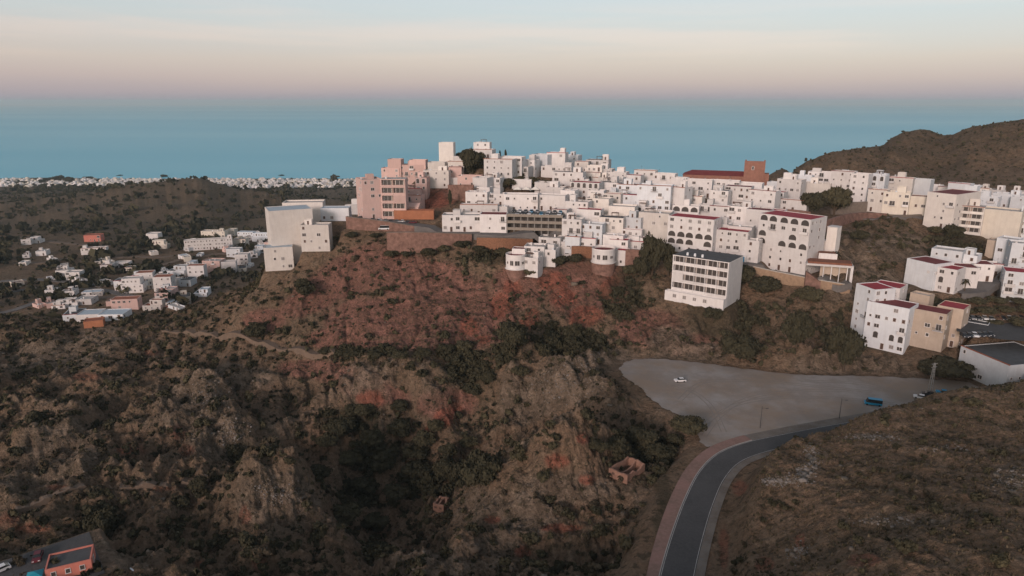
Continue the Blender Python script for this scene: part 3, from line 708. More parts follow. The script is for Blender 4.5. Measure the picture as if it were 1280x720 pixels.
def surf(name, ca, cb, cc, s1, s2, bump=.03):
    m = bpy.data.materials.new(name); m.use_nodes = True; q = NT(m.node_tree); p = m.node_tree.nodes['Principled BSDF']; p.inputs['Roughness'].default_value = .92; p.inputs['Specular IOR Level'].default_value = .15
    ge = q.n('ShaderNodeNewGeometry'); a_ = q.noise(ge.outputs['Position'], s1, 5, .6, .36, .64); b_ = q.noise(ge.outputs['Position'], s2, 6, .7, .42, .62)
    cx = q.mix(a_, ca, cb); cx = q.mix(q.math('MULTIPLY', b_, .5), cx, cc); q.l(cx, p.inputs['Base Color'])
    bb = q.n('ShaderNodeBump'); bb.inputs['Distance'].default_value = bump; q.l(b_, bb.inputs['Height']); q.l(bb.outputs['Normal'], p.inputs['Normal']); return m
GRAVEL = surf('pale_gravel', (.32,.30,.285), (.27,.215,.17), (.225,.20,.18), .045, .16, .05)
ASPH = surf('asphalt', (.088,.088,.09), (.072,.072,.074), (.10,.10,.10), .12, 1.2)
REDPAVE = surf('red_paving', (.27,.165,.14), (.21,.14,.115), (.31,.20,.17), .15, 1.0)
VERGE = surf('verge_gravel', (.20,.175,.15), (.145,.12,.10), (.17,.165,.16), .2, 1.3)
PAINT = mat('road_paint', (.55,.54,.52), .8, .5, scale=.6)
STREET = surf('street_paving', (.16,.15,.145), (.13,.12,.115), (.18,.165,.155), .15, 1.0)
KERB = mat('kerb_stone', (.42,.40,.38), .9, .3, scale=.5)
tri_sheet('car_park_ground', LOT[:-1], Zf + .02, GRAVEL)
strip('road_verge', ROAD_C, 3.4, -5.6, Zf + .028, VERGE)
strip('road', ROAD_C, 3.6, -3.6, Zf + .06, ASPH)
strip('road_marking', ROAD_C, 3.42, 3.28, Zf + .066, PAINT)
strip('road_marking', ROAD_C, -3.28, -3.40, Zf + .066, PAINT)
n_side = int(len(ROAD_C) * .60)
strip('pavement', ROAD_C[:n_side], lambda t: 5.6 + 1.6*math.sin(min(t*1.5, 1)*math.pi/2), 3.82, Zf + .19, REDPAVE, h=.3)
strip('kerb', ROAD_C[:n_side], 3.82, 3.60, Zf + .20, KERB, h=.25)
strip('kerb_apron', ROAD_C[n_side-4:], 7.2, 3.62, Zf + .045, VERGE)

TRACK = surf('tyre_track', (.235,.215,.20), (.25,.21,.175), (.20,.185,.17), .2, 1.0)
for i, q in enumerate([[(880,545),(900,520),(930,500),(980,490),(1060,488)],[(905,540),(890,510),(870,492),(845,482),(815,474)],[(1120,505),(1050,498),(980,497),(920,506),(880,530)],[(850,500),(880,478),(940,476),(1010,482),(1090,490)],[(1140,496),(1080,480),(1000,476)]]):
    ln_ = smooth_line([flat_pt(*p_) for p_ in q], 10)
    strip('tyre_track', ln_, .95 + i*.02, .62, Zf + .026 + i*.0015, TRACK); strip('tyre_track', ln_, -.62, -.95, Zf + .026 + i*.0015, TRACK)
# ---------------------------------------------------------------- the village
RS = {'w': 'pale roof', 'r': 'red roof', 'm': 'maroon roof', 'g': 'dark grey roof', 'b': 'pale blue roof', 't': 'terracotta roof'}
def row(phrase, group, items, name='village_house', cat='house'):
    items = sorted(items, key=lambda q: q[0] + q[1]); n = len(items)
    for i, q in enumerate(items):
        x0, x1, yt, yb = q[:4]; c = q[4] if len(q) > 4 else 'W'; r = q[5] if len(q) > 5 else 'w'
        yaw = q[6] if len(q) > 6 else 22 + ((i * 37) % 13) - 6; dep = q[7] if len(q) > 7 else 8 + (i * 53) % 5; st = q[8] if len(q) > 8 else ('S' if (i * 7 + int(x0)) % 5 == 0 else '')
        d = q[9] if len(q) > 9 else None
        hh, ww = yb - yt, x1 - x0
        adj = 'tall ' if hh > ww * 1.05 else ('wide low ' if ww > hh * 1.9 else ('long ' if ww > 50 else ('small ' if ww * hh < 240 else '')))
        od = 'first' if i == 0 else ('last' if i == n - 1 and n > 2 else ordinal(i + 1))
        lab = f"{adj}{CNAME[c]} house with {RS[r]}, {od} from left {phrase}"
        if od == 'last': lab = f"{adj}{CNAME[c]} house with {RS[r]}, rightmost {phrase}"
        house(x0, x1, yt, yb, c, r, yaw, dep, st, lab, group, d=d, name=name, cat=cat)
one = lambda lab, *a, **k: house(*a, lab=lab, **k)

# the summit
row('on the village summit', 'white houses on the village summit', [
 (553,577,195,204,'W','w',15,9,'n'),(587,615,187,198,'W','w',15,10,''),(560,580,202,215,'M','w',10,8,''),(535,556,203,215,'M','w',10,8,'n'),(605,640,199,228,'W','w',18,9,'d'),(572,600,220,234,'P','w',15,8,'f'),
 (624,652,196,226,'W','w',18,8,'d'),(652,668,200,222,'W','w',24,8,''),(664,684,193,212,'C','w',32,8,'n'),(683,706,191,213,'W','w',14,9,'f'),(704,722,194,211,'C','w',20,8,'f'),
 (718,735,202,216,'M','r',10,7,'d'),(732,760,200,216,'W','g',12,9,'d'),(560,577,209,221,'P','m',10,6,''),(600,625,222,240,'W','w',20,7,'d'),(636,660,208,226,'W','w',22,7,'d'),(742,764,211,226,'W','w',18,7)])
one('white summit house with two arched windows above the dark tree', 592,612,178,197,'W','w',12,7,'A')
one('square white tower house at the top of the village', 549,567,178,205,'M','w',14,6,'n', name='tower_house', cat='tower')
row('under the summit trees', 'houses under the summit trees', [
 (530,561,213,235,'M','w',12,9,'d'),(500,530,206,228,'P','w',12,9,''),(512,532,200,212,'P','w',15,7,'n'),(486,502,199,232,'P','w',18,7,'n'),(478,500,210,240,'P','w',18,7,'f'),(520,534,222,248,'P','w',16,7,'')])
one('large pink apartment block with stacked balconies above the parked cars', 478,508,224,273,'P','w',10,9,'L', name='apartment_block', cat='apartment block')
one('blank pink end wall block of the apartments beside the parked cars', 455,480,224,274,'P','w',-14,13,'f', name='apartment_block', cat='apartment block')
row('beside the orange canopy building', 'small pink houses beside the brown bank', [
 (498,526,244,264,'P','w',20,7,''),(495,523,254,270,'P','w',20,5,'Gn'),(506,527,236,250,'P','w',12,6,'')])
one('long low orange building behind the parked cars', 493,542,263,274,'O','t',8,5,'n', name='low_building', cat='building')
one('long white terrace wall house above the brown retaining wall', 562,594,222,232,'W','w',4,7,'n')
one('blank white square house beside the brown retaining wall', 591,609,222,246,'W','w',28,8,'n')
row('above the wide white hall', 'houses stepping above the wide hall', [
 (582,609,240,258,'W','w',16,7,'d'),(610,630,242,258,'W','w',10,6,'d'),(575,622,256,270,'W','w',8,6,'d'),(596,612,234,248,'W','w',20,6,'n'),(615,634,258,270,'W','w',12,5,'')])
one('wide white hall beside the parking garage on the village road', 553,600,269,290,'W','w',6,9,'f', name='hall', cat='building')
one('white hall wing with maroon terrace beside the parking garage', 600,633,268,291,'W','m',6,9,'f', name='hall', cat='building')
# middle of the village
row('around the restaurant garden', 'houses around the restaurant garden', [
 (690,728,215,236,'W','g',16,7,'d'),(676,714,208,222,'W','w',16,7,'d'),(712,734,222,240,'W','w',16,7),(725,750,207,226,'M','w',20,7),(668,690,228,244,'W','w',20,7,'n'),(640,664,224,236,'W','w',14,5,'n')])
one('long white restaurant house with arched windows above the garage deck', 630,672,243,265,'W','w',4,8,'d', name='restaurant_house', cat='building')
one('white house with oval window beside the garage deck', 671,706,244,264,'W','w',14,8,'A')
row('on the skyline by the church', 'skyline houses between summit and church', [
 (757,782,215,232,'W','w',16,7),(780,800,219,236,'W','r',18,7),(792,818,213,231,'W','w',14,7,'d'),(815,842,217,236,'W','w',16,7,''),(838,856,222,240,'W','w',20,6,'n'),(762,778,222,240,'W','w',18,6,'')])
row('in the upper middle tier', 'upper middle tier of white houses', [
 (712,748,228,252,'W','r',18,8,'d'),(746,772,228,250,'W','g',18,8,''),(770,798,231,256,'C','g',16,8,'f'),(795,836,232,272,'C','w',10,10,'f'),(833,853,234,272,'W','w',28,9,'f'),(700,718,238,262,'W','w',18,7),(752,775,242,262,'M','w',20,7),(734,754,238,258,'W','w',14,6,'f'),(682,704,234,252,'W','w',22,7,'')])
row('in the centre tier', 'centre tier of white houses', [
 (706,734,252,276,'W','w',18,8,''),(732,760,248,272,'M','w',18,8,'f'),(758,796,243,262,'C','g',16,7,'f'),(760,792,258,284,'M','w',12,9,'n'),(720,750,262,284,'W','r',14,7),(786,812,258,276,'W','w',18,7),(810,836,264,286,'W','w',18,7,'f'),(690,708,262,280,'W','w',18,7,'')])
row('in the tier above palm', 'tier of white houses above the palm', [
 (702,726,274,302,'W','w',14,7,'d'),(724,752,280,305,'C','w',14,7,'d'),(747,778,272,297,'M','g',10,8,'f'),(780,800,272,296,'C','w',20,8,'f'),(797,834,266,300,'M','w',14,9,'f'),(775,806,288,308,'W','r',12,6),(753,778,294,314,'W','w',14,6,'f')])
row('along the lower brick walls', 'lowest white houses by the brick walls', [
 (706,724,296,314,'C','w',14,6,'d'),(722,744,298,313,'W','w',10,6,'d'),(760,784,300,318,'W','r',12,6,''),(782,806,302,316,'W','w',10,6,'')])
# right of the dark trees, under the church
row('in the row under church', 'white row right under the church', [
 (853,888,225,247,'W','w',6,8,'d'),(886,922,226,244,'W','w',6,8,'f'),(918,950,229,246,'W','w',10,8,'n')])
row('two tiers under the church', 'second tier under the church', [
 (850,876,245,264,'M','w',14,7,'f'),(886,908,238,262,'W','g',14,7,'d'),(905,936,233,258,'W','m',12,8,'d'),(934,966,238,264,'W','w',20,8,'d'),(840,872,257,276,'W','w',12,7,'f'),(872,890,256,276,'W','w',20,6,'')])
row('above the arched apartment house', 'houses crowding above the arched block', [
 (886,912,258,284,'W','w',12,7,'d'),(908,936,258,288,'W','w',14,8,'d'),(930,958,262,300,'W','m',14,8,'d'),(955,975,263,300,'W','r',14,7,'f'),(888,910,280,302,'W','w',12,7,'d'),(908,936,283,316,'W','w',14,7,'')])
one('tall white house with red roof rim beside the dark conifer', 833,888,272,316,'W','r',20,11,'dA')
one('white house with red roof and balconies above the blue garage doors', 887,931,288,322,'W','r',14,8,'d')
ARB = one('big white apartment house with rows of arches and red roof', 944,1003,270,338,'W','r',28,15,'dA', name='apartment_house', cat='apartment house')
one('white annex with arched garage beside the two blue doors', 926,946,300,328,'W','w',14,6,'')
for gx, gl_ in ((925, 'first'), (938, 'second')):
    X0, Y0, Z0, dd = hit(gx, 327); g0 = empty('garage_front', (X0, Y0 - 1.2, Z0), -math.atan2(X0, Y0) - .3, f'{gl_} of two bright blue garage doors on the lower street', 'garage')
    MB().box(-2.1, 2.1, 0, 3, -3, 3.3).build('wall', WHITE, g0); link('garage_door', GARAGE, g0, (0, 0, 1.4))
# church
x_, y_, z_, d_ = at_dist(890, 232, 425)
ch = empty('church', (x_, y_, z_), -math.atan2(x_, y_) - .06, 'brick church with long red-brown nave and square fortress tower', 'church')
u = 1/F*(425*CP+30)       # metres per picture unit there
nv = MB(); wN = 70*u; hN = 17*u
nv.box(-wN/2, wN/2, 0, 13, -6, hN*.72); nv.build('wall', BRICK, ch)
rb = MB(); e = .4
rb.face([(-wN/2-e,-e,hN*.72),(wN/2+e,-e,hN*.72),(wN/2+e,6.5,hN),(-wN/2+5,6.5,hN)]); rb.face([(wN/2+e,13+e,hN*.72),(-wN/2-e,13+e,hN*.72),(-wN/2+5,6.5,hN),(wN/2+e,6.5,hN)]); rb.face([(-wN/2-e,13+e,hN*.72),(-wN/2-e,-e,hN*.72),(-wN/2+5,6.5,hN)]); rb.build('roof', MAROON, ch)
for i in range(4):
    link('window', WIN[3], ch, (-wN/2 + 6 + i*7.5, 0, hN*.45))
tw = MB(); x0 = wN/2 + .02; wT = 23*u; hT = 29*u
tw.tray(x0, x0 + wT, -1.5, 9.5, -6, hT, t=.5, drop=1.0)
for cx in (x0, x0 + wT - .9):
    for cy in (-1.5, 8.6): tw.box(cx, cx + .9, cy, cy + .9, hT + .002, hT + .7)
t = tw.build('tower', [BRICK, BRICK], ch); link('belfry_opening', ARCHS, t, (x0 + wT*.42, -1.5, hT*.78), (0,0,0), (1.3,1.2,1.2)); link('belfry_opening', ARCHS, t, (x0 + wT, 4, hT*.78), (0,0,math.pi/2), (1.2,1.2,1.2))
MB().box(x0 + wT + .01, x0 + wT + 5*u, 0, 8, -6, 16*u).build('buttress', BRICK, ch)
MB().box(x0 + 2, x0 + wT - 2, -1.62, -1.49, hT - 1.3, hT - 1.0).build('string_course', BRICK, ch)
# east side
row('on the plaza past church', 'white houses on the plaza', [
 (944,966,240,264,'W','w',22,8,'d'),(965,978,240,256,'W','r',18,7,''),(970,998,224,250,'W','w',20,8,''),(996,1034,229,250,'M','w',6,9,'f'),(975,1006,250,265,'W','w',14,5,'A'),(958,984,228,244,'C','w',20,6,'n')])
one('slim white bell turret on the plaza house roof', 978,987,216,236,'W','w',14,3,'n', name='turret_house', cat='tower', d=402)
row('in the terrace behind tree', 'long white terrace behind the big tree', [
 (1009,1040,215,236,'W','w',12,9,'d'),(1036,1062,214,250,'W','w',14,8,'d'),(1060,1080,217,254,'W','w',16,8,'d'),(1078,1101,219,250,'C','w',16,8,'d'),(1022,1044,221,240,'W','g',12,7,''),(985,1012,219,238,'C','w',12,7,'f')])
row('along the curved wall', 'cream houses along the curved wall', [
 (1083,1104,237,265,'M','w',14,8,'d'),(1103,1132,240,268,'Y','w',6,8,'d'),(1131,1154,245,269,'Y','m',0,7,''),(1108,1136,222,246,'M','w',10,8,'f'),(1134,1158,224,248,'C','w',14,8,'n')])
one('tall plain warm white house at the end of the curved wall', 1155,1186,241,285,'M','m',26,12,'f', side=26)
row('below the scrub hillside', 'houses below the scrub hillside', [
 (1183,1206,229,256,'C','w',18,7,'f'),(1203,1216,232,258,'C','w',14,7,'n'),(1190,1216,244,266,'W','w',10,7,''),(1217,1242,245,264,'C','w',14,7,'f'),(1240,1268,242,262,'C','w',14,8,'f'),(1262,1282,246,268,'C','w',14,8,''),(1178,1192,250,274,'C','w',16,7,'')])
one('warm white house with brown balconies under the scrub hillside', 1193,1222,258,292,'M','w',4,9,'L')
one('wide blank cream wall house on a grey plinth', 1221,1266,262,299,'Y','w',8,12,'n')
one('cool white house at the edge of the view above the palms', 1272,1296,258,302,'C','w',14,10,'d')
rg = random.Random(21)
row('below scrub hill', 'small houses at the foot of the scrub hill', [(px, px + rg.uniform(10, 18), yb_ - rg.uniform(8, 14), yb_, rg.choice('WWCM'), rg.choice('wwwg'), rg.uniform(0, 25), 6, rg.choice(['', 'f', 'S'])) for px, yb_ in [(1112,233),(1128,236),(1160,240),(1172,246),(1210,244),(1222,249),(1236,246),(1250,250),(1264,248),(1200,252),(1062,232),(1048,228),(1090,230),(1028,230)]])
# the lower right quarter
row('of the group above car park', 'white houses above the orchard car park', [
 (1131,1162,326,357,'C','m',35,12,'n'),(1158,1189,334,364,'W','r',20,9,'d'),(1163,1196,312,338,'C','w',10,9,'f'),(1195,1216,318,340,'C','w',12,8,'d'),(1193,1218,334,360,'W','m',-22,9,'d'),(1216,1238,330,352,'W','m',-22,9,'d'),(1236,1250,330,346,'W','w',-20,7,'')])
row('at the far right street', 'white houses by the far right street', [
 (1243,1264,298,328,'C','w',14,9,'f'),(1262,1292,304,340,'C','w',-12,9,'d'),(1254,1292,340,378,'C','r',-10,10,'d'),(1232,1246,300,320,'B','w',10,7,'n')])
one('white house with magenta roof terrace above the tree belt', 1062,1083,357,424,'C','r',48,10,'d')
one('white upper house with red roof beside the beige tower', 1086,1117,357,398,'W','r',16,10,'')
one('white house with balcony and maroon terrace roof near the gravel lot', 1079,1125,380,437,'C','m',16,11,'')
one('beige storehouse with maroon roof beside the white house', 1125,1172,387,434,'B','m',12,9,'f')
one('beige gabled storehouse with magenta roof above the gravel lot', 1166,1194,383,432,'B','r',12,10,'f')
one('square beige tower between the white house and storehouse', 1134,1155,367,402,'B','w',20,5,'n', name='tower_house', cat='tower')
one('white warehouse with dark flat roof beside the gravel lot', 1198,1250,443,477,'C','g',42,24,'f', name='warehouse', cat='warehouse')
one('pale retaining block beside the orchard car park', 1193,1229,402,418,'C','w',6,5,'n', name='terrace_block', cat='building')
# block in front, with three tanks on the roof
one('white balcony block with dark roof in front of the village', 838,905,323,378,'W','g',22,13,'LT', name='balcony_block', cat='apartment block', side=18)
# left edge
one('tall windowless cream hall on the spur below the village', 343,394,262,322,'M','b',-8,16,'n', name='hall', cat='hall')
one('upper rear block of the cream hall on the spur', 356,404,253,280,'M','w',10,11,'n', name='hall', cat='hall', d=368)
one('lower terrace block of the cream hall stepping to the slope', 378,412,281,314,'M','w',14,8,'f', name='hall', cat='hall')
one('small cream outbuilding with pale blue roof on the spur', 333,367,309,338,'M','b',6,9,'f', name='outbuilding', cat='outbuilding')
one('long pale arcade house behind the cream hall', 402,436,260,276,'C','b',12,8,'f', d=362)
row('behind the stone wall corner', 'low houses behind the stone wall corner', [(432,447,256,268,'W','w',14,7,'n'),(440,456,249,262,'W','w',10,7,'n')])
# houses built out on the cliff
row('of the cliff restaurant', 'stepped white cliff restaurant houses', [
 (673,700,297,320,'W','w',12,8,''),(694,714,302,320,'W','w',18,7,''),(655,680,308,334,'W','w',10,8,'d'),(676,694,312,333,'W','w',14,7,'d'),(652,672,322,346,'W','w',24,6,''),(640,656,311,330,'W','m',10,5,'n')])
def round_house(px, py_t, py_b, w, lab, band):
    X0, Y0, Z0, dd = hit(px, py_b); _, _, dp = project(X0, Y0, Z0); r = w/2*dp/F; h = (py_b - py_t)*dp/F
    ro = empty('round_house', (X0, Y0 + r*.6, Z0), -math.atan2(X0, Y0), lab, 'house')
    b = MB(); b.cyl(0, 0, -3.5, h*band, r, r, 28, 0, False); b.build('stone_base', STONEWALL, ro, True)
    b = MB(); b.cyl(0, 0, h*band, h*band + .35, r + .35, r + .35, 28, 0); b.cyl(0, 0, h*band + .36, h, r - .1, r - .1, 28, 0, False); b.build('wall', WHITE, ro)
    b = MB(); b.cyl(0, 0, h - .6, h - .55, r - .15, r - .15, 28); b.build('roof', MAROON, ro)
    b = MB(); b.cyl(0,0,h-.02,h+.5,r+.05,r+.05,28,0,False); b.cyl(0,0,h-.02,h+.5,r-.2,r-.2,28,0,False); b.build('parapet', WHITE, ro)
    for a, wm_ in ((-2.5, WIN[0]), (-2.0, WINL[0]), (-1.45, WINL[1]), (-.85, WIN[4])):
        link('window', wm_, ro, ((r-.1)*math.cos(a), (r-.1)*math.sin(a), h*band + (h - h*band)*.5), (0,0,a + math.pi/2), (1,1,1.05))
    return ro
round_house(645, 319, 346, 26, 'round white house with brick base at the cliff restaurant corner', .35)
round_house(755, 312, 341, 30, 'round white house on a brick drum under the palm', .42)
one('small white cube house beside the round brick drum', 769,783,313,332,'W','r',14,6,'')

rf = random.Random(12); fl = {}
for i in range(110):
    px = rf.uniform(600, 850); yb_ = rf.uniform(222, 312) if px > 700 else rf.uniform(206, 234)
    if yb_ < 205 + abs(px - 640)*.08 + 12: continue
    if 616 < px < 708 and yb_ > 214: continue
    if px > 795 and yb_ > 300: continue
    w_ = rf.uniform(7, 15); h_ = rf.uniform(6, 12)
    zone = ('in lanes under summit' if yb_ < 240 else 'in the packed upper lanes' if yb_ < 262 else 'in the packed middle lanes' if yb_ < 286 else 'in the packed lower lanes')
    fl.setdefault(zone, []).append((px - w_/2, px + w_/2, yb_ - h_, yb_, rf.choice('WWWWMMCP' if yb_ < 240 else 'WWWMMC'), rf.choice('wwwwwrtg'), rf.uniform(8, 30), rf.uniform(4, 7), rf.choice(['', 'n', 'f', '', 'S'])))
for zn_, it_ in fl.items(): row(zn_, 'small houses ' + zn_, it_)
fl = [(px, px + rf.uniform(8, 14), 0, 0) for px in ()]
# ---------------------------------------------------------------- parking garage with open decks
x_, y_, z_, d_ = hit(668, 296); _, _, dp = project(x_, y_, z_)
pg = empty('parking_garage', (x_, y_, z_), -math.atan2(x_, y_) - .12, 'open concrete parking garage with cars on its roof deck', 'parking garage')
Wg = 70*dp/F
for k_, zz in enumerate((0.2, 3.6, 7.0, 10.2)):
    MB().box(-Wg/2, Wg/2, -k_*.0, 17, zz - .35, zz).build('deck', CONC, pg)
    if k_: MB().box(-Wg/2, Wg/2, -.2, -.004, zz - .5, zz + .9).build('railing', mat('tan_railing', (.30,.26,.22), .9, .3), pg)
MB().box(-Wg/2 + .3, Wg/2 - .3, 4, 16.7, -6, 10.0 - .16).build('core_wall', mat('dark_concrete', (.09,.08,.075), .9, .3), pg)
for i in range(9): MB().box(-Wg/2 + i*(Wg-.5)/8, -Wg/2 + i*(Wg-.5)/8 + .45, .004, .45, -3, 9.8).build('pillar', CONC, pg)
DECK = (x_, y_, z_ + 10.2, -math.atan2(x_, y_) - .12, Wg)

# ---------------------------------------------------------------- retaining walls following the slope
def wall(lab, pts, m, th=1.2, cap=None, n=6, name='retaining_wall', cat='wall'):
    P3 = []
    for px, yt, yb in smooth_line(pts, n):
        X0, Y0, Z0, dd = hit(px, yb); _, T2 = ray(px, yt); P3.append((X0, Y0, Z0, max(H - dd*T2, Z0 + .3)))
    for _ in range(8):
        P3 = [P3[0]] + [tuple((P3[i-1][k] + 2*P3[i][k] + P3[i+1][k])/4 for k in range(4)) for i in range(1, len(P3)-1)] + [P3[-1]]
    ox, oy, oz = P3[len(P3)//2][:3]
    ro = empty(name, (ox, oy, oz), 0, lab, cat)
    L_ = offset([(p[0], p[1]) for p in P3], th)
    b = MB()
    for i in range(len(P3)-1):
        (ax, ay, az, at), (bx, by, bz, bt) = P3[i], P3[i+1]; (cx, cy), (dx, dy) = L_[i], L_[i+1]
        b.face([(ax-ox,ay-oy,az-oz-3),(bx-ox,by-oy,bz-oz-3),(bx-ox,by-oy,bt-oz),(ax-ox,ay-oy,at-oz)])
        b.face([(ax-ox,ay-oy,at-oz),(bx-ox,by-oy,bt-oz),(dx-ox,dy-oy,bt-oz),(cx-ox,cy-oy,at-oz)])
        b.face([(dx-ox,dy-oy,bz-oz-3),(cx-ox,cy-oy,az-oz-3),(cx-ox,cy-oy,at-oz),(dx-ox,dy-oy,bt-oz)])
    for i, s in ((0, 1), (len(P3)-1, -1)):
        ax, ay, az, at = P3[i]; cx, cy = L_[i]; q = [(ax-ox,ay-oy,az-oz-3),(ax-ox,ay-oy,at-oz),(cx-ox,cy-oy,at-oz),(cx-ox,cy-oy,az-oz-3)]
        b.face(q if s > 0 else q[::-1])
    b.build('wall_face', m, ro)
    if cap:
        b = MB()
        for i in range(len(P3)-1):
            (ax, ay, az, at), (bx, by, bz, bt) = P3[i], P3[i+1]; (cx, cy), (dx, dy) = L_[i], L_[i+1]
            b.face([(ax-ox,ay-oy-.1,at-oz+.25),(bx-ox,by-oy-.1,bt-oz+.25),(dx-ox,dy-oy,bt-oz+.25),(cx-ox,cy-oy,at-oz+.25)])
            b.face([(ax-ox,ay-oy-.1,at-oz+.01),(bx-ox,by-oy-.1,bt-oz+.01),(bx-ox,by-oy-.1,bt-oz+.25),(ax-ox,ay-oy-.1,at-oz+.25)])
        b.build('coping', cap, ro)
    return ro
wall('curving reddish stone wall below the pink apartments', [(433,271,286),(450,273,288),(475,276,289),(500,280,289.5),(518,283,289.5)], STONEWALL, cap=GREYSTONE)
wall('tall reddish stone wall under the village road', [(484,291,312),(510,290.5,316),(540,291,315),(566,292,306),(590,293,302)], STONEWALL, cap=GREYSTONE)
wall('orange rubble stone wall below the parking garage', [(596,297,313),(620,297.5,316),(645,298,312),(666,299,308)], ORSTONE, cap=GREYSTONE)
wall('brown retaining wall between cypress and white square house', [(560,231,245),(575,231,252),(592,231,252)], STONEWALL)
wall('short brick wall under the palm terrace', [(714,308,322),(728,308,322),(742,309,322)], ORSTONE)
wall('brick terrace wall between drum house and conifer', [(781,312,334),(792,312,336),(801,313,336)], STONEWALL)
wall('brown stone wall under the plaza', [(953,260,273),(975,261,274),(1000,263,276),(1012,265,277)], STONEWALL)
wall('curved reddish wall above the gully', [(1016,282,292),(1030,277,291),(1048,270,284),(1070,266,276),(1090,266,273),(1108,267,272)], STONEWALL)
wall('low pale wall above the gully path', [(1108,268,272),(1130,269,272.5),(1152,268,272)], GREYSTONE)
wall('brown stone wall behind the plaza tree', [(1040,254,268),(1060,253,268),(1083,252,266)], GREYSTONE)
wall('long tan retaining wall under the lower street', [(933,331,341),(955,337,349),(985,343,356),(1015,349,361),(1045,354,365),(1062,357,367)], mat('tan_wall', (.36,.25,.17), .95, .35, scale=.9), cap=mat('pale_coping', (.5,.46,.41), .9, .2))

# ---------------------------------------------------------------- stairs plaza with the white pylon
x_, y_, z_, d_ = hit(1036, 322); _, _, dp = project(x_, y_, z_); a_ = math.atan2(x_, y_)
py = empty('monument', (x_, y_, z_), -a_ - .35, 'tall plain white pylon above the red terraces', 'monument')
q_ = dp/F; MB().box(-6*q_, 6*q_, 0, 5, -5, 38*q_).build('shaft', WARM, py); MB().box(-6*q_-.1, 6*q_+.1, -.1, 5.1, 38*q_+.001, 38*q_+.35).build('cap', WHITE, py); MB().box(-12*q_, -6*q_-.01, .5, 5, -5, 20*q_).build('side_block', WARM, py)
x_, y_, z_, d_ = hit(1036, 352); _, _, dp = project(x_, y_, z_); q_ = dp/F
st = empty('terrace_pavilion', (x_, y_, z_), -math.atan2(x_, y_) + .12, 'open white pavilion with long roof slab and stairs beside the arched block', 'pavilion')
MB().box(-28*q_, 26*q_, 0, 8, 19*q_, 21.5*q_).build('roof_slab', WHITE, st)
MB().box(-26*q_, 24*q_, .5, 7.5, 21.5*q_+.01, 24*q_).build('planter', mat('red_earth', (.26,.11,.07), .95, .4), st)
MB().box(23*q_, 26*q_, .1, 7.8, -6, 19*q_-.01).build('end_wall', WHITE, st); MB().box(-10*q_, 22*q_, 5, 6, -6, 19*q_-.01).build('back_wall', BEIGE, st)
for i in range(4): MB().box((-8 + i*9)*q_, (-7 + i*9)*q_, .3, .8, -5, 19*q_-.01).build('pillar', WHITE, st)
b = MB()
for i in range(12): b.box((-28 + i*1.5)*q_, (-26.5 + i*1.5)*q_, -3, -.05, -6, (12 - i)*q_)
b.build('stairs', STONEWALL, st)
MB().box(-12*q_, 8*q_, 8.01, 15, 19*q_, 30*q_).build('upper_terrace', mat('red_earth', (.26,.11,.07)), st)
MB().box(-12*q_-.3, 8*q_+.3, 7.7, 8.0, 19*q_, 31*q_).build('parapet', WHITE, st)

# ---------------------------------------------------------------- streets cut along the slope
def street(px_pts, wdt, lift=.25, name='street', m=None):
    p = smooth_line([hit(*q)[:3] for q in px_pts], 8); b = MB(); ln = [(a[0], a[1]) for a in p]
    L_, R_ = offset(ln, wdt/2), offset(ln, -wdt/2)
    zz = [max(ground(*L_[i]), ground(*R_[i]), ground(*ln[i])) + lift for i in range(len(ln))]
    for i in range(len(ln)-1):
        b.face([(*R_[i], zz[i]), (*R_[i+1], zz[i+1]), (*L_[i+1], zz[i+1]), (*L_[i], zz[i])])
        b.face([(*R_[i], zz[i]-3), (*R_[i+1], zz[i+1]-3), (*R_[i+1], zz[i+1]), (*R_[i], zz[i])])
    o = b.build(name, m or STREET); tag(o, kind='structure'); return p
street([(445,280),(470,279),(500,281),(540,287),(580,291),(640,296),(700,304)], 7)
street([(905,326),(930,332),(955,338),(985,345),(1015,351),(1045,356),(1062,359)], 5)
street([(1195,366),(1220,364),(1250,356),(1275,346)], 7)
street([(1016,290),(1040,284),(1070,274),(1110,271),(1152,271)], 3)
DIRT = surf('dirt_track', (.17,.125,.095), (.14,.105,.08), (.2,.15,.115), .2, 1.0)
street([(205,412),(260,416),(320,427),(370,436),(420,440)], 3.2, .05, 'dirt_path', DIRT)
street([(150,608),(185,605),(230,603),(262,600)], 2.4, .05, 'dirt_path', DIRT)
street([(20,640),(60,622),(110,612)], 2.2, .05, 'dirt_path', DIRT)
tri_sheet('car_park_paving', [flat_pt(*q, z=-85.4) for q in [(1196,376),(1300,372),(1300,428),(1250,424),(1196,414)]], H - 85.4 + .0, ASPH)

for q in [[(0,352),(40,350),(80,352),(130,358)],[(0,392),(30,384),(60,372),(75,366)],[(60,372),(110,372),(150,372)],[(100,326),(150,322),(200,322),(232,318)],[(0,366),(60,360),(120,362),(170,372)],[(20,330),(60,328),(90,322)],[(160,340),(200,332),(240,322),(290,316)],[(60,302),(100,306),(140,308)]]:
    street(q, 6.5, .35, 'valley_road', DIRT if q[0][0] else STREET)
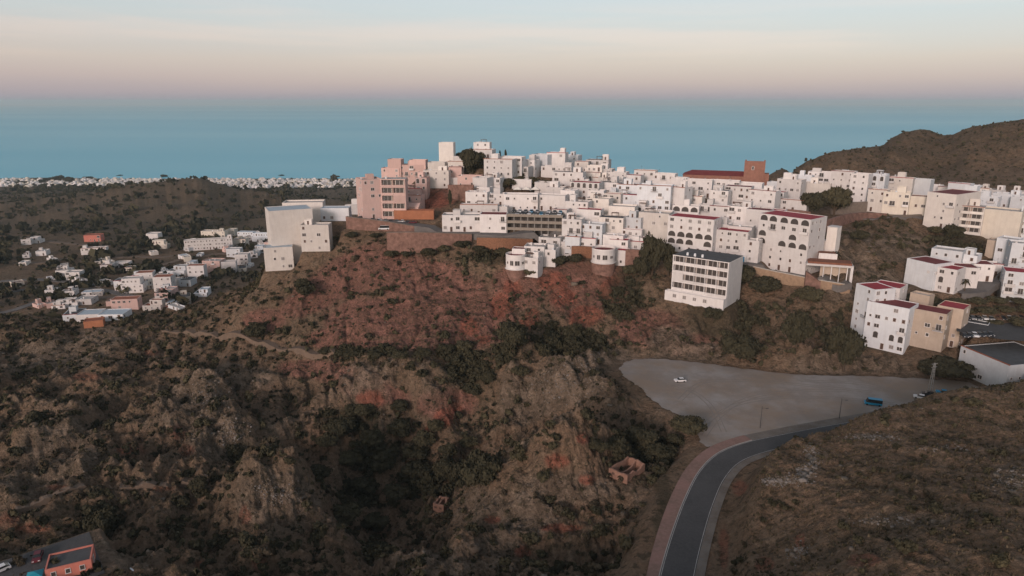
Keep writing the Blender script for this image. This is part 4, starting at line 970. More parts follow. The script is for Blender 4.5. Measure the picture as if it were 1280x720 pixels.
# ---------------------------------------------------------------- foliage
def leafy(seed, n, leaf, clumps=14, rx=1.0, rz=1.0, z0=.15, core=True, flat=0, spread=.36):
    r = np.random.default_rng(seed)
    c = r.normal(size=(clumps, 3)); c /= np.linalg.norm(c, axis=1)[:, None]; c *= r.uniform(.35, .72, (clumps, 1)); c[:, 2] = c[:, 2]*.9
    cr = r.uniform(spread*.7, spread*1.3, clumps)
    k = r.integers(0, clumps, n); u = r.normal(size=(n, 3)); u /= np.linalg.norm(u, axis=1)[:, None]
    p = c[k] + u * (cr[k] * r.uniform(.75, 1.05, n))[:, None]
    p[:, 0] *= rx; p[:, 1] *= rx; p[:, 2] = (p[:, 2] + 1) / 2 * rz + z0
    nrm = u + r.normal(size=(n, 3))*.55; nrm /= np.linalg.norm(nrm, axis=1)[:, None]
    t = np.cross(nrm, r.normal(size=(n, 3))); t /= np.linalg.norm(t, axis=1)[:, None]; b = np.cross(nrm, t)
    s = leaf * r.uniform(.6, 1.4, (n, 1))
    v = np.stack([p - t*s - b*s*.5, p + t*s - b*s*.6, p + t*s*.7 + b*s*.7, p - t*s*.8 + b*s*.6], 1).reshape(-1, 3)
    f = [tuple(range(4*i, 4*i+4)) for i in range(n)]
    if core:
        import bmesh
        for ci in range(clumps):
            bm = bmesh.new(); bmesh.ops.create_icosphere(bm, subdivisions=1, radius=1)
            vv = np.array([q.co[:] for q in bm.verts]); ff = [tuple(x.index for x in q.verts) for q in bm.faces]; bm.free()
            q = vv * cr[ci] * r.uniform(.72, .95, (len(vv), 1)) + c[ci]; q[:, :2] *= rx; q[:, 2] = (q[:, 2] + 1)/2*rz + z0
            o = len(v); v = np.vstack([v, q]); f += [tuple(o + i for i in x) for x in ff]
    return v, f
def to_mesh(name, vf, m):
    me = bpy.data.meshes.new(name); me.from_pydata([tuple(map(float, q)) for q in vf[0]], [], vf[1]); me.materials.append(m); me.update(); return me
CROWN = [to_mesh('crown', leafy(s, 2600, .055, 22, z0=0), m) for s, m in ((1, LEAF), (2, LEAF), (3, LEAF2), (4, LEAF))]
BUSH = [to_mesh('foliage', leafy(s + 20, 420, .11, 10, z0=-.12, rz=1.0), m) for s, m in enumerate((LEAF, LEAF2, LEAF, LEAF3, LEAF2))]
CYP = to_mesh('crown', leafy(60, 900, .08, 30, rx=.75, z0=0, spread=.30), LEAF)
FLATC = [to_mesh('crown', leafy(70 + i, 1500, .06, 20, z0=0, spread=.4), LEAF2) for i in range(2)]
_b = MB(); _b.cyl(0,0,-1.5,.55,.09,.05,8); 
for a in (0.3, 2.2, 4.1):
    n0 = len(_b.v); x1, y1 = .42*math.cos(a), .42*math.sin(a)
    _b.v += [(.04,0,.25),(-.04,.03,.25),(0,-.04,.3),(x1,y1,.72),(x1-.02,y1+.02,.72),(x1,y1-.02,.75)]
    _b.f += [(n0,n0+1,n0+4,n0+3),(n0+1,n0+2,n0+5,n0+4),(n0+2,n0,n0+3,n0+5)]; _b.m += [0,0,0]
TRUNK = _b.mesh('trunk', BARK)
def tree(px, pb, w, h, lab, grp=None, crown=None, name='tree', rot=None, lift=.12):
    X0, Y0, Z0, dd = hit(px, pb); _, _, dp = project(X0, Y0, Z0); k_ = dp / F
    ro = empty(name, (X0, Y0, Z0), 0, lab, 'tree', grp)
    rr = rot if rot is not None else random.uniform(0, 6)
    R_ = w * k_ / 2 / .95; Hh = h * k_
    link('trunk', TRUNK, ro, (0,0,0), (0,0,rr), (Hh*.45, Hh*.45, Hh*.6))
    link('crown', crown or random.choice(CROWN), ro, (0,0,Hh*lift), (0,0,rr), (R_, R_, Hh*(1-lift)/1.0))
    return ro
tree(590,222,34,42,'big dark rounded tree on the village summit', crown=CROWN[0])
tree(529,212,18,17,'dark tree left of the summit tower house', crown=CROWN[1]); tree(539,208,15,14,'smaller dark tree beside the tower house', crown=CROWN[3])
tree(577,203,14,14,'small dark tree between tower house and summit house', crown=CROWN[1])
tree(815,345,32,56,'large dark conifer beside the village houses', crown=CROWN[1]); tree(835,345,26,44,'dark conifer close to the red rimmed house', crown=CROWN[3]); tree(802,349,22,34,'lower dark tree at the foot of the conifer', crown=CROWN[0])
tree(1042,270,36,42,'big spreading olive tree over the plaza wall', crown=CROWN[2]); tree(1016,268,32,32,'darker round tree on the plaza', crown=CROWN[0])
tree(641,444,44,46,'big dark round tree on the red slope', crown=CROWN[1]); tree(924,454,46,42,'dark round bush tree behind the gravel lot', crown=CROWN[0])
tree(995,436,42,52,'dark tall tree on the slope under tan wall', crown=CROWN[3]); tree(1054,464,46,62,'dark massive tree beside the white houses', crown=CROWN[1])
tree(925,358,36,32,'dark tree under the lower street beside the balcony block', crown=CROWN[0]); tree(955,368,44,24,'dark spreading tree under the tan wall', crown=CROWN[3]); tree(1010,380,34,26,'bushy dark tree below the street end', crown=CROWN[2]); tree(890,402,26,20,'dark bush tree at the foot of balcony block', crown=CROWN[1])
tree(600,610,54,52,'darkest round tree in the ravine', crown=CROWN[0]); tree(563,604,36,34,'dark tree in ravine next to the darkest one', crown=CROWN[1])
tree(381,372,34,26,'dark round bush tree on the spur slope', crown=CROWN[3]); tree(320,424,28,24,'dark bush tree at the foot of the spur', crown=CROWN[0]); tree(250,616,26,24,'dark bush tree by the ravine dirt path', crown=CROWN[3]); tree(130,672,40,42,'dark tall bush near the salmon house', crown=CROWN[0])
tree(1185,474,60,26,'dark wide tree behind the utility pylon', crown=CROWN[1]); tree(1160,470,34,22,'dark lower tree at the lot edge', crown=CROWN[3])
for i, q in enumerate([(860,540,46,22),(800,560,44,30),(770,570,36,24),(826,580,40,30),(748,566,26,18),(845,560,30,20)]):
    tree(*q, lab='dark leafy tree packed beside the ruined house', grp='trees between ruin and gravel lot')
for i, q in enumerate([(430,545,50,40),(465,560,46,42),(500,548,48,40),(530,560,40,40),(480,590,50,42),(520,600,50,40),(440,585,44,40),(560,575,34,34),(410,560,40,34),(455,620,54,40),(495,628,50,38),(430,655,56,44),(470,665,50,38),(545,540,30,28),(400,600,44,34),(520,575,46,34),(585,560,34,28),(500,515,36,24),(455,520,38,26),(610,480,36,26),(592,495,34,24),(650,470,34,22)]):
    tree(q[0], q[1], q[2]*.72, q[3]*.66, lab='dark leafy tree in the thicket of the ravine', grp='trees of the ravine thicket', crown=CROWN[(0, 2, 1, 2, 3)[i % 5]])
for i, q in enumerate([(636,236,18,15),(650,235,18,17),(666,236,18,17),(682,238,18,15),(626,238,14,12),(694,241,14,10)]):
    tree(*q, lab='small garden tree above the restaurant terrace', grp='trees of the restaurant garden', crown=CROWN[2])
for q in [(650,226,18,16),(1095,308,26,18),(1080,300,22,16)][:1]: tree(*q, lab='taller dark garden tree above the restaurant terrace')
for i, q in enumerate([(440,447,22,12),(470,449,22,12),(500,450,22,12),(530,448,24,14),(410,444,22,12),(556,444,24,16),(580,440,26,16)]):
    tree(*q, lab='low dark tree in the belt along the foot of the pink slope', grp='tree belt at the slope foot', crown=CROWN[i % 4])
for i, q in enumerate([(1074,301,24,15),(1190,302,28,22),(1168,294,18,13),(1180,320,24,14),(1140,352,18,9),(1215,322,22,10)]):
    tree(*q, lab='dark bushy tree in the gully below the curved wall', grp='gully trees', crown=CROWN[i % 4])
for i, q in enumerate([(1160,384,36,16),(1140,380,30,12),(1175,390,30,14),(1120,372,24,10)]):
    tree(*q, lab='dark hedge tree behind the beige tower', grp='hedge trees behind beige tower', crown=CROWN[i % 4])
for i, q in enumerate([(1195,383,28,10),(1222,382,28,10),(1248,381,28,10),(1274,382,28,10),(1184,394,26,11),(1207,394,26,11),(1231,394,28,11),(1257,393,28,11),(1282,394,26,11),(1242,411,28,13),(1274,410,28,13),(1245,426,28,13),(1276,427,28,13)]):
    tree(*q, lab='flat clipped tree shading the parked cars', grp='clipped car park trees', crown=FLATC[i % 2], lift=.3)
for q, l in [((563,259,7,24),'slender cypress against the brown bank'),((618,194,5,12),'first small cypress beside the summit house'),((625,196,4,12),'second small cypress beside the summit house'),((632,197,5,14),'tallest cypress in the summit garden')]:
    tree(*q, lab=l, crown=CYP, name='cypress_tree', lift=.03)
def palm_mesh():
    r = np.random.default_rng(5); b = MB()
    for i in range(26):
        a = r.uniform(0, 6.28); el = r.uniform(-.5, 1.1); pr = None
        for k_ in range(7):
            t = k_/6; L = 1.0*t; x = L*math.cos(el)*math.cos(a); y = L*math.cos(el)*math.sin(a); z = L*math.sin(el) - .75*t*t
            wd = .13*math.sin(math.pi*(.12 + .85*t)); sx_, sy_ = -math.sin(a)*wd, math.cos(a)*wd
            if pr: b.face([pr[0], pr[1], (x+sx_, y+sy_, z-.03), (x, y, z)]); b.face([pr[0], (x, y, z), (x-sx_, y-sy_, z-.03), pr[2]])
            pr = ((x,y,z),(x+sx_,y+sy_,z-.03),(x-sx_,y-sy_,z-.03))
    return b.mesh('fronds', LEAF)
FROND = palm_mesh(); _b = MB(); _b.cyl(0,0,-1,1,.045,.03,8); PTR = _b.mesh('trunk', BARK)
def palm(px, pb, w, h, lab, grp=None):
    X0, Y0, Z0, dd = hit(px, pb); _, _, dp = project(X0, Y0, Z0); k_ = dp / F
    ro = empty('palm_tree', (X0, Y0, Z0), 0, lab, 'palm tree', grp); link('trunk', PTR, ro, (0,0,0), (0,0,0), (h*k_*1.2, h*k_*1.2, h*k_)); link('fronds', FROND, ro, (0,0,h*k_), (0,0,random.uniform(0,6)), (w*k_/2,)*3)
palm(722,312,20,18,'big palm above the brick terrace wall'); palm(713,312,12,14,'smaller palm beside the big palm'); palm(1043,326,18,10,'low palm beside the white pylon'); palm(1205,366,14,16,'palm in front of the maroon roofed houses'); palm(670,206,8,12,'small palm on the village skyline'); palm(1193,352,12,12,'palm in the courtyard of the white group')

for i, q in enumerate([(488,322,20,10),(508,322,16,9),(536,321,22,12),(556,316,18,11),(578,311,22,12),(600,318,24,12),(628,320,20,11),(470,298,16,8),(440,298,18,9),(664,345,22,12),(700,332,22,14),(720,330,24,14),(790,345,26,16)]):
    tree(*q, lab='low bush growing against the foot of the stone walls', grp='bushes along the wall foot', crown=CROWN[(2, 0, 3)[i % 3]], name='bush')
# ---------------------------------------------------------------- scrub
def soft_at(x, y, M):
    a = np.arctan2(x, y); v = np.log(np.hypot(x, y)); iu = np.clip(np.searchsorted(AZ, a), 0, len(AZ)-1); iv = np.clip(np.searchsorted(LD, v), 0, len(LD)-1); return M[iu, iv]
def cand(n, d0, d1, a0=-.72, a1=.72, seed=1):
    r = np.random.default_rng(seed); d = np.sqrt(r.uniform(d0*d0, d1*d1, n)); a = r.uniform(a0, a1, n); x = d*np.sin(a); y = d*np.cos(a); return r, x, y, d
FREE = np.clip(free, 0, 1)
# plots of buildings, as seen by the height change, stay clear
bd = []
for o in COL.objects:
    if o.parent is None and o.get('category') in ('house','apartment block','apartment house','hall','building','warehouse','outbuilding','tower','church','parking garage','pavilion','monument','wall'):
        q = o.get('_d'); bd.append((o.location.x, o.location.y, (max(q[0], q[2])*.62 + 1) if q else (10 if o.get('category') != 'wall' else 0)))
BD = np.array(bd)
def clear(x, y, extra=0):
    ok = np.ones(len(x), bool)
    for bx, by, br in BD:
        if br: ok &= (x-bx)**2 + (y-by)**2 > (br + extra)**2
    return ok
def stuff_mesh(name, protos, x, y, z, s, sz, rot, pick, mats):
    Vs, Fs, off = [], [], 0
    mi = []
    for k_, (pv_, pf) in enumerate(protos):
        m = pick == k_; n = int(m.sum())
        if not n: continue
        c, s_2 = np.cos(rot[m])[:, None], np.sin(rot[m])[:, None]
        vx = (pv_[None, :, 0]*c - pv_[None, :, 1]*s_2) * s[m][:, None] + x[m][:, None]; vy = (pv_[None, :, 0]*s_2 + pv_[None, :, 1]*c) * s[m][:, None] + y[m][:, None]; vz = pv_[None, :, 2] * sz[m][:, None] + z[m][:, None]
        Vs.append(np.stack([vx, vy, vz], -1).reshape(-1, 3)); fa = np.array(pf); Fs.append((fa[None] + (np.arange(n)*len(pv_))[:, None, None] + off).reshape(-1, fa.shape[1])); off += n*len(pv_); mi += [k_]*(n*len(pf))
    V_ = np.vstack(Vs); F_ = np.vstack(Fs); me = bpy.data.meshes.new(name)
    me.vertices.add(len(V_)); me.vertices.foreach_set('co', V_.astype(np.float32).ravel()); me.loops.add(F_.size); me.loops.foreach_set('vertex_index', F_.ravel().astype(np.int32))
    me.polygons.add(len(F_)); me.polygons.foreach_set('loop_start', (np.arange(len(F_))*F_.shape[1]).astype(np.int32)); me.polygons.foreach_set('loop_total', np.full(len(F_), F_.shape[1], np.int32))
    for m in mats: me.materials.append(m)
    me.polygons.foreach_set('material_index', np.array(mi, np.int32)); me.update(calc_edges=True)
    o = link(name, me); return tag(o, kind='stuff')
gv_ = np.vectorize(ground)
r, x, y, d = cand(60000, 88, 480, seed=11)
fr = soft_at(x, y, FREE); vg = soft_at(x, y, vegm); pk = soft_at(x, y, pinkm); rk = soft_at(x, y, rockm); rd = soft_at(x, y, redm)
cl_ = fbm(x, y, 17, 4, 201) ; xs_, ys_, _ = project(x, y, np.full(len(x), H - 95.0))
rh = soft_at(x, y, righthill)
prob = (.17 + .80*np.clip(cl_ + .06, 0, 1) + .20*soft_at(x, y, gul*near_f)) * (1 - .55*pk) * (1 - .5*rk) * (1 - .75*rd) + .55*vg
prob *= (1 - .72*rh) * sstep(.25, .7, fr)
keep = (r.uniform(0, 1, len(x)) < prob) & clear(x, y, 1.0)
x, y, d, vg, pk, rh, rd = (q[keep] for q in (x, y, d, vg, pk, rh, rd))
size = np.exp(r.normal(-.08, .46, len(x))) * (1 + .75*vg) * np.where(rh > .5, .75, 1) * np.where(pk > .5, .85, 1)
size = np.clip(size, .3, 3.2); z = gv_(x, y); app = size / d
px_, py_, dp_ = project(x, y, z)
inview = (px_ > 4) & (px_ < 1276) & (py_ > 240) & (py_ < 716) & (d < 430)
order = np.argsort(-np.where(inview, app, 0)); single = np.zeros(len(x), bool); cnt = 0
for i in order[:2500]:
    if cnt >= 288: break
    hx, hy, hz, hd = hit(float(px_[i]), float(py_[i] - size[i]*.6*F/dp_[i]))
    if hd < d[i]*.985: continue
    single[i] = True; cnt += 1
ZN = [(lambda X_, Y_: X_ > 900 and Y_ > 480, 'rounded scrub bush on the near grassy hill beside road'),
      (lambda X_, Y_: X_ > 560 and Y_ > 540, 'rounded scrub bush around the ruined house ridge'),
      (lambda X_, Y_: X_ < 390 and Y_ > 540, 'rounded scrub bush on the near badland slope'),
      (lambda X_, Y_: X_ < 390, 'rounded scrub bush on the far badland slope'),
      (lambda X_, Y_: Y_ < 470 and X_ < 780, 'rounded scrub bush on the reddish slope under village'),
      (lambda X_, Y_: X_ >= 780, 'rounded scrub bush between the gravel lot and houses'),
      (lambda X_, Y_: True, 'rounded scrub bush on the ravine sides')]
for i in np.nonzero(single)[0]:
    for t_, l_ in ZN:
        if t_(px_[i], py_[i]): break
    o = link('shrub', BUSH[(i*7) % 5 if vg[i] < .5 else (0, 2)[i % 2]], None, (float(x[i]), float(y[i]), float(z[i])), (0,0,float(i)), (float(size[i]), float(size[i]), float(size[i]*random.uniform(1.1, 1.6))))
    tag(o, l_, 'shrub', l_.replace('rounded scrub bush', 'scrub bushes'))
lo_ = [leafy(300 + i, 46, .30, 6, z0=-.15, core=False, spread=.42) for i in range(5)]
m = ~single & (px_ > -120) & (px_ < 1400)
pick = np.where(vg > .5, r.integers(0, 2, len(x)), r.integers(0, 5, len(x)))
stuff_mesh('scrub', lo_, x[m], y[m], z[m], size[m], size[m]*r.uniform(.9, 1.5, m.sum()), r.uniform(0, 6, m.sum()), pick[m], [LEAF, LEAF, LEAF2, LEAF3, LEAF2])
# small dry tufts everywhere on open ground
def tuft(seed, n=6):
    q = np.random.default_rng(seed); v, f = [], []
    for i in range(n):
        a = q.uniform(0, 6.28); w_ = .12; l_ = q.uniform(.5, 1.0); bx, by = q.normal(0, .3, 2); tx, ty = bx + math.cos(a)*.45*l_, by + math.sin(a)*.45*l_; k_ = len(v)
        v += [(bx - math.sin(a)*w_*2, by + math.cos(a)*w_*2, -.1), (bx + math.sin(a)*w_*2, by - math.cos(a)*w_*2, -.1), (tx + math.sin(a)*w_, ty - math.cos(a)*w_, l_), (tx - math.sin(a)*w_, ty + math.cos(a)*w_, l_)]; f.append((k_, k_+1, k_+2, k_+3))
    return np.array(v), f
r, x, y, d = cand(60000, 85, 300, seed=21)
fr = soft_at(x, y, FREE); rh = soft_at(x, y, righthill); cl_ = fbm(x, y, 11, 3, 222)
keep = (r.uniform(0, 1, len(x)) < (.35 + .45*rh + .5*cl_) * sstep(.5, .9, fr)) & clear(x, y, .5)
x, y, d = x[keep], y[keep], d[keep]; z = gv_(x, y); s = r.uniform(.25, .6, len(x))
DRY = mat('dry_grass', (.16,.125,.08), .95, .4, scale=.6, col2=(.085,.068,.042), spec=.1)
stuff_mesh('dry_grass', [tuft(i) for i in range(4)], x, y, z, s, s*r.uniform(.7, 1.2, len(x)), r.uniform(0, 6, len(x)), r.integers(0, 4, len(x)), [DRY, LEAF3, DRY, LEAF2])
# loose rock
def rockp(seed):
    import bmesh
    q = np.random.default_rng(seed); bm = bmesh.new(); bmesh.ops.create_icosphere(bm, subdivisions=1, radius=1)
    v = np.array([w_.co[:] for w_ in bm.verts]); f = [tuple(k_.index for k_ in w_.verts) for w_ in bm.faces]; bm.free()
    return v * q.uniform(.6, 1.15, (len(v), 1)) * np.array([1, .8, .6]), f
r, x, y, d = cand(26000, 88, 380, seed=31)
rk = soft_at(x, y, rockm); fr = soft_at(x, y, FREE)
keep = (r.uniform(0, 1, len(x)) < (.04 + .40*rk) * sstep(.6, .95, fr)) & clear(x, y, .5); x, y = x[keep], y[keep]; z = gv_(x, y); s = np.exp(r.normal(-1.0, .55, len(x)))
ROCK = mat('pale_rock', (.20,.165,.13), .95, .5, scale=1.4); ROCK2 = mat('brown_rock', (.13,.10,.075), .95, .5, scale=1.4)
stuff_mesh('rubble', [rockp(i) for i in range(4)], x, y, z, s, s, r.uniform(0, 6, len(x)), r.integers(0, 4, len(x)), [ROCK, ROCK2, ROCK2, ROCK])
xs2, ys2, ss2 = [], [], []; q = np.random.default_rng(8)
for px, py, rx_, ry_, n in [(1016,572,8,14,420),(1004,592,10,8,300),(972,602,24,5,300),(1090,546,30,3,300),(1265,600,20,12,160),(1000,690,12,10,120),(1110,652,50,6,90),(925,590,10,8,160),(1180,560,30,4,80),(700,478,40,20,420),(745,455,30,10,200),(265,495,26,26,300),(290,540,20,16,200),(345,615,30,14,220),(905,555,0,0,0)]:
    for _ in range(n):
        hx_, hy_, hz_, hd_ = hit(px + q.normal()*rx_*.6, py + q.normal()*ry_*.6)
        if hd_ < 380 and soft_at(np.array([hx_]), np.array([hy_]), flatm)[0] < .05: xs2.append(hx_); ys2.append(hy_); ss2.append(math.exp(q.normal(-1.5, .5)))
xs2, ys2, ss2 = np.array(xs2), np.array(ys2), np.array(ss2)
stuff_mesh('pale_rubble', [rockp(40 + i) for i in range(3)], xs2, ys2, gv_(xs2, ys2), ss2, ss2*.8, q.uniform(0, 6, len(xs2)), q.integers(0, 3, len(xs2)), [mat('bleached_rock', (.24,.215,.195), .95, .4, scale=1.2), ROCK, mat('bleached_rock', (.3,.3,.3))])
# scrub and groves of the distance: valley floor, far hills, hill behind the village
r, x, y, d = cand(90000, 430, 2050, a0=-.70, a1=.74, seed=41)
px_, _, _ = project(x, y, np.full(len(x), 60.)); cl_ = fbm(x, y, 90, 4, 301); rv = px_ > 940
keep = ((px_ < 470) & (r.uniform(0, 1, len(x)) < np.clip(.30 + 1.3*cl_, .05, 1) * np.where(y < 950, 1.0, .45))) | (rv & (y < 900) & (r.uniform(0, 1, len(x)) < .9))
x, y, rv = x[keep], y[keep], rv[keep]; z = gv_(x, y); s = np.where(rv, np.exp(r.normal(-.35, .4, len(x))), np.exp(r.normal(.85, .5, len(x))))
far_p = [leafy(400 + i, 20, .42, 5, z0=-.1, core=False, spread=.45) for i in range(4)]
stuff_mesh('distant_scrub', far_p, x, y, z, s, s*1.2, r.uniform(0, 6, len(x)), r.integers(0, 4, len(x)), [LEAF, LEAF2, LEAF, LEAF2])
r, x, y, d = cand(5000, 600, 1050, a0=.35, a1=.78, seed=43)

# ---------------------------------------------------------------- houses of the valley
row('in the valley', 'scattered valley houses', [
 (28,38,299,306,'W'),(38,49,297,304,'W'),(107,125,294,302,'S','t'),(104,131,310,318,'W','w'),(144,160,328,334,'W'),(127,140,331,338,'W'),(72,86,338,348,'W'),(84,99,340,350,'W'),(78,92,364,370,'W'),(104,124,365,370,'W','b'),
 (66,80,379,386,'W'),(80,96,375,384,'W'),(96,113,374,381,'W'),(81,100,393,401,'C','g'),(98,122,393,402,'W','b'),(125,152,393,400,'C','b'),(142,171,374,387,'P','t'),(180,200,376,388,'M','t'),(196,212,366,382,'P','w'),(208,226,362,374,'P','w'),
 (154,178,349,366,'W'),(144,160,351,360,'C','g'),(194,214,346,364,'W','t'),(171,190,341,349,'W','t'),(211,230,333,347,'C','g'),(184,197,292,299,'W'),(191,208,301,311,'Y'),(232,241,300,311,'W'),
 (234,289,299,312,'W','w',6,8,'d'),(253,280,289,297,'Y'),(284,293,287,295,'Y'),(298,316,290,298,'C','b'),(316,338,292,302,'C','b'),(292,307,299,309,'Y'),(284,300,311,321,'C'),(295,310,318,331,'W'),(275,295,327,341,'W','w',10,8,'n'),
 (255,275,326,341,'P','w'),(236,255,332,348,'W','t'),(243,258,363,371,'C','b'),(318,331,308,315,'C','b'),(331,341,303,310,'P'),(225,238,350,358,'C','g'),(206,218,384,390,'P','t')], name='valley_house')
rv_ = random.Random(5); vs_ = []
for i in range(70):
    px = rv_.uniform(5, 330); py = rv_.uniform(318, 388) if px < 235 else rv_.uniform(296, 345)
    if px < 60 and rv_.random() < .6: continue
    w_ = rv_.uniform(6, 13)*(.7 + .5*(py-290)/100); vs_.append((px-w_/2, px+w_/2, py-w_*rv_.uniform(.45,.75), py, rv_.choice('WWWWMCYPC'), rv_.choice('wwwwgb'), rv_.uniform(-30, 30)))
row('of the plots', 'small houses among the valley plots', vs_, name='valley_house')
one('low brick coloured farm building at the crest of the badlands', 107,128,401,409,'O','t',10,6,'n', name='farm_building', cat='building')
# ---------------------------------------------------------------- the town along the coast
r = random.Random(99); cps = []
for i in range(3):
    b = MB(); w_ = (1, .8, 1.3)[i]; b.tray(-.5*w_, .5*w_, 0, .8, -.6, .6, t=.04, drop=.08); b.tray(-.3*w_, .15*w_, .3, .78, .5, .95, t=.04, drop=.05)
    for k_ in range(4): b.box(-.42*w_ + k_*.22*w_, -.34*w_ + k_*.22*w_, -.012, 0, .1, .35, 2)
    for mm, rm in ((WHITE, PALEROOF), (CREAM, TILE)): cps.append(b.mesh('coast_block', [mm, rm, GLASS]))
spots = [(r.gauss(290, 105), r.uniform(219.5, 228)) for _ in range(190)] + [(r.uniform(90, 455), r.uniform(219.5, 226)) for _ in range(70)] + [(r.uniform(266, 306), r.uniform(226, 236)) for _ in range(26)] + [(r.uniform(10, 90), r.uniform(225, 231)) for _ in range(10)] + [(r.uniform(425,460), r.uniform(221,231)) for _ in range(14)] + [(r.uniform(952,996), r.uniform(217,221)) for _ in range(12)]
n_c = 0
for px, py in spots:
    if not (8 < px < 1000) or n_c >= 290: continue
    yy_ = r.uniform(1790, 2085); a_ = ray(px, 225)[0]; X0, Y0 = yy_*math.tan(a_), yy_; Z0 = ground(X0, Y0)
    q = r.uniform(9, 17); ci = r.choice([0, 2, 4, 0, 2, 4, 0, 2, 1, 3])
    o = link('coast_house', cps[ci], None, (X0, Y0, max(Z0, 2.0)), (0,0,-math.atan2(X0, Y0) + r.uniform(-.5,.5)), (q, q*.9, r.uniform(5.5, 9)))
    tag(o, 'tiny white block in the dense town along the far shore' if ci % 2 == 0 else 'tiny cream block with terracotta top in the far shore town', 'house', 'white blocks of the far shore town' if ci % 2 == 0 else 'cream blocks of the far shore town'); n_c += 1
for i, (px, py, w_, h_) in enumerate([(62,227,14,6),(74,227,16,8),(86,227,14,7),(52,228,10,4),(110,224,12,4),(205,222,10,4),(420,222,10,3),(352,221,10,3),(150,221,8,3),(30,230,12,4)]):
    X0, Y0, Z0, dd = hit(px, py, 1200)
    tree(px, py, w_, h_, 'dark grove of trees on the far shore ridge', 'shore groves', crown=CROWN[i % 4], lift=0)

# the smaller houses between, too many to count
q = np.random.default_rng(77); n = 900; px = np.concatenate([q.normal(290, 110, 600), q.uniform(10, 470, 240), q.uniform(840, 1000, 60)]); yy = q.uniform(1760, 2095, n)
X_ = yy*np.tan((px - 640)/F*1.03); z = gv_(X_, yy); bx_ = np.array([(-.5,-.4,-.6),(.5,-.4,-.6),(.5,.4,-.6),(-.5,.4,-.6),(-.5,-.4,.6),(.5,-.4,.6),(.5,.4,.6),(-.5,.4,.6),(-.2,-.1,.6),(.3,-.1,.6),(.3,.35,.6),(-.2,.35,.6),(-.2,-.1,1.0),(.3,-.1,1.0),(.3,.35,1.0),(-.2,.35,1.0)])
bf_ = [(0,1,5,4),(1,2,6,5),(2,3,7,6),(3,0,4,7),(4,5,6,7),(8,9,13,12),(9,10,14,13),(10,11,15,14),(11,8,12,15),(12,13,14,15)]
s = q.uniform(7, 16, n); stuff_mesh('coast_town', [(bx_, bf_)]*3, X_, yy, np.maximum(z, 1), s, q.uniform(4.5, 8, n), q.uniform(-.6, .6, n), q.integers(0, 3, n), [WHITE, WHITE, CREAM])
n = 420; px = q.uniform(0, 470, n); yy = q.uniform(1700, 2095, n); X_ = yy*np.tan((px - 640)/F*1.03); s = q.uniform(3, 7, n)
stuff_mesh('coast_trees', far_p, X_, yy, gv_(X_, yy), s, s, q.uniform(0, 6, n), q.integers(0, 4, n), [LEAF, LEAF2, LEAF, LEAF2])
# ---------------------------------------------------------------- cars
def car_meshes(L=4.2, W_=1.75, Hh=1.45, van=False):
    prof = [(-L/2,.35),(-L/2,.75),(-L/2+.15,.9),(-L/4+.1,.95),(-L/4+.55,.97),(L/2-.45,.98),(L/2,.85),(L/2,.35)] if not van else [(-L/2,.35),(-L/2,.95),(-L/2+.5,1.05),(L/2,1.05),(L/2,.35)]
    b = MB(); n = len(prof)
    b.v += [(x_, -W_/2, z_) for x_, z_ in prof] + [(x_, W_/2, z_) for x_, z_ in prof]
    b.f += [tuple(range(n))[::1], tuple(range(2*n-1, n-1, -1))] + [(i, n+i, n+(i+1) % n, (i+1) % n) for i in range(n)]; b.m += [0]*(n+2)
    c = [(-L/4+.1,.94),(-L/4+.75,Hh),(L/2-.95,Hh),(L/2-.15,.96)] if not van else [(-L/2+.45,1.03),(-L/2+1.1,Hh),(L/2-.05,Hh),(L/2-.02,1.03)]
    wi = W_/2 - .06; wt = W_/2 - .22 if not van else W_/2 - .1
    g_ = MB(); g_.v += [(c[0][0],-wi,c[0][1]),(c[3][0],-wi,c[3][1]),(c[3][0],wi,c[3][1]),(c[0][0],wi,c[0][1]),(c[1][0],-wt,c[1][1]),(c[2][0],-wt,c[2][1]),(c[2][0],wt,c[2][1]),(c[1][0],wt,c[1][1])]
    g_.f += [(0,1,5,4),(1,2,6,5),(2,3,7,6),(3,0,4,7)]; g_.m += [0]*4
    t_ = MB(); t_.box(c[1][0]-.03, c[2][0]+.03, -wt-.02, wt+.02, Hh-.02, Hh+.04)
    w2 = MB(); nn_ = 14
    for s_3 in (-.1, .1): w2.v += [(.32*math.cos(2*math.pi*i/nn_), s_3, .32 + .32*math.sin(2*math.pi*i/nn_)) for i in range(nn_)]
    w2.f += [tuple(range(nn_)), tuple(range(2*nn_-1, nn_-1, -1))] + [(i, nn_+i, nn_+(i+1) % nn_, (i+1) % nn_) for i in range(nn_)]; w2.m += [0]*(nn_+2)
    hl = MB(); hl.box(-.03,.03,-.2,.2,-.08,.08)
    return b, g_, t_, w2, hl, L, W_
CGLASS = mat('car_glass', (.02,.022,.025), .15, spec=.6); TYRE = mat('tyre', (.02,.02,.02), .9)
PC = {'white': mat('white_car_paint', (.70,.71,.72), .35), 'dark': mat('dark_car_paint', (.03,.032,.038), .3), 'silver': mat('silver_car_paint', (.35,.36,.37), .35, metal=.3), 'blue': mat('blue_car_paint', (.02,.24,.42), .4), 'red': mat('dark_red_car_paint', (.12,.02,.03), .35), 'grey': mat('grey_car_paint', (.12,.125,.13), .35)}
CM = {}
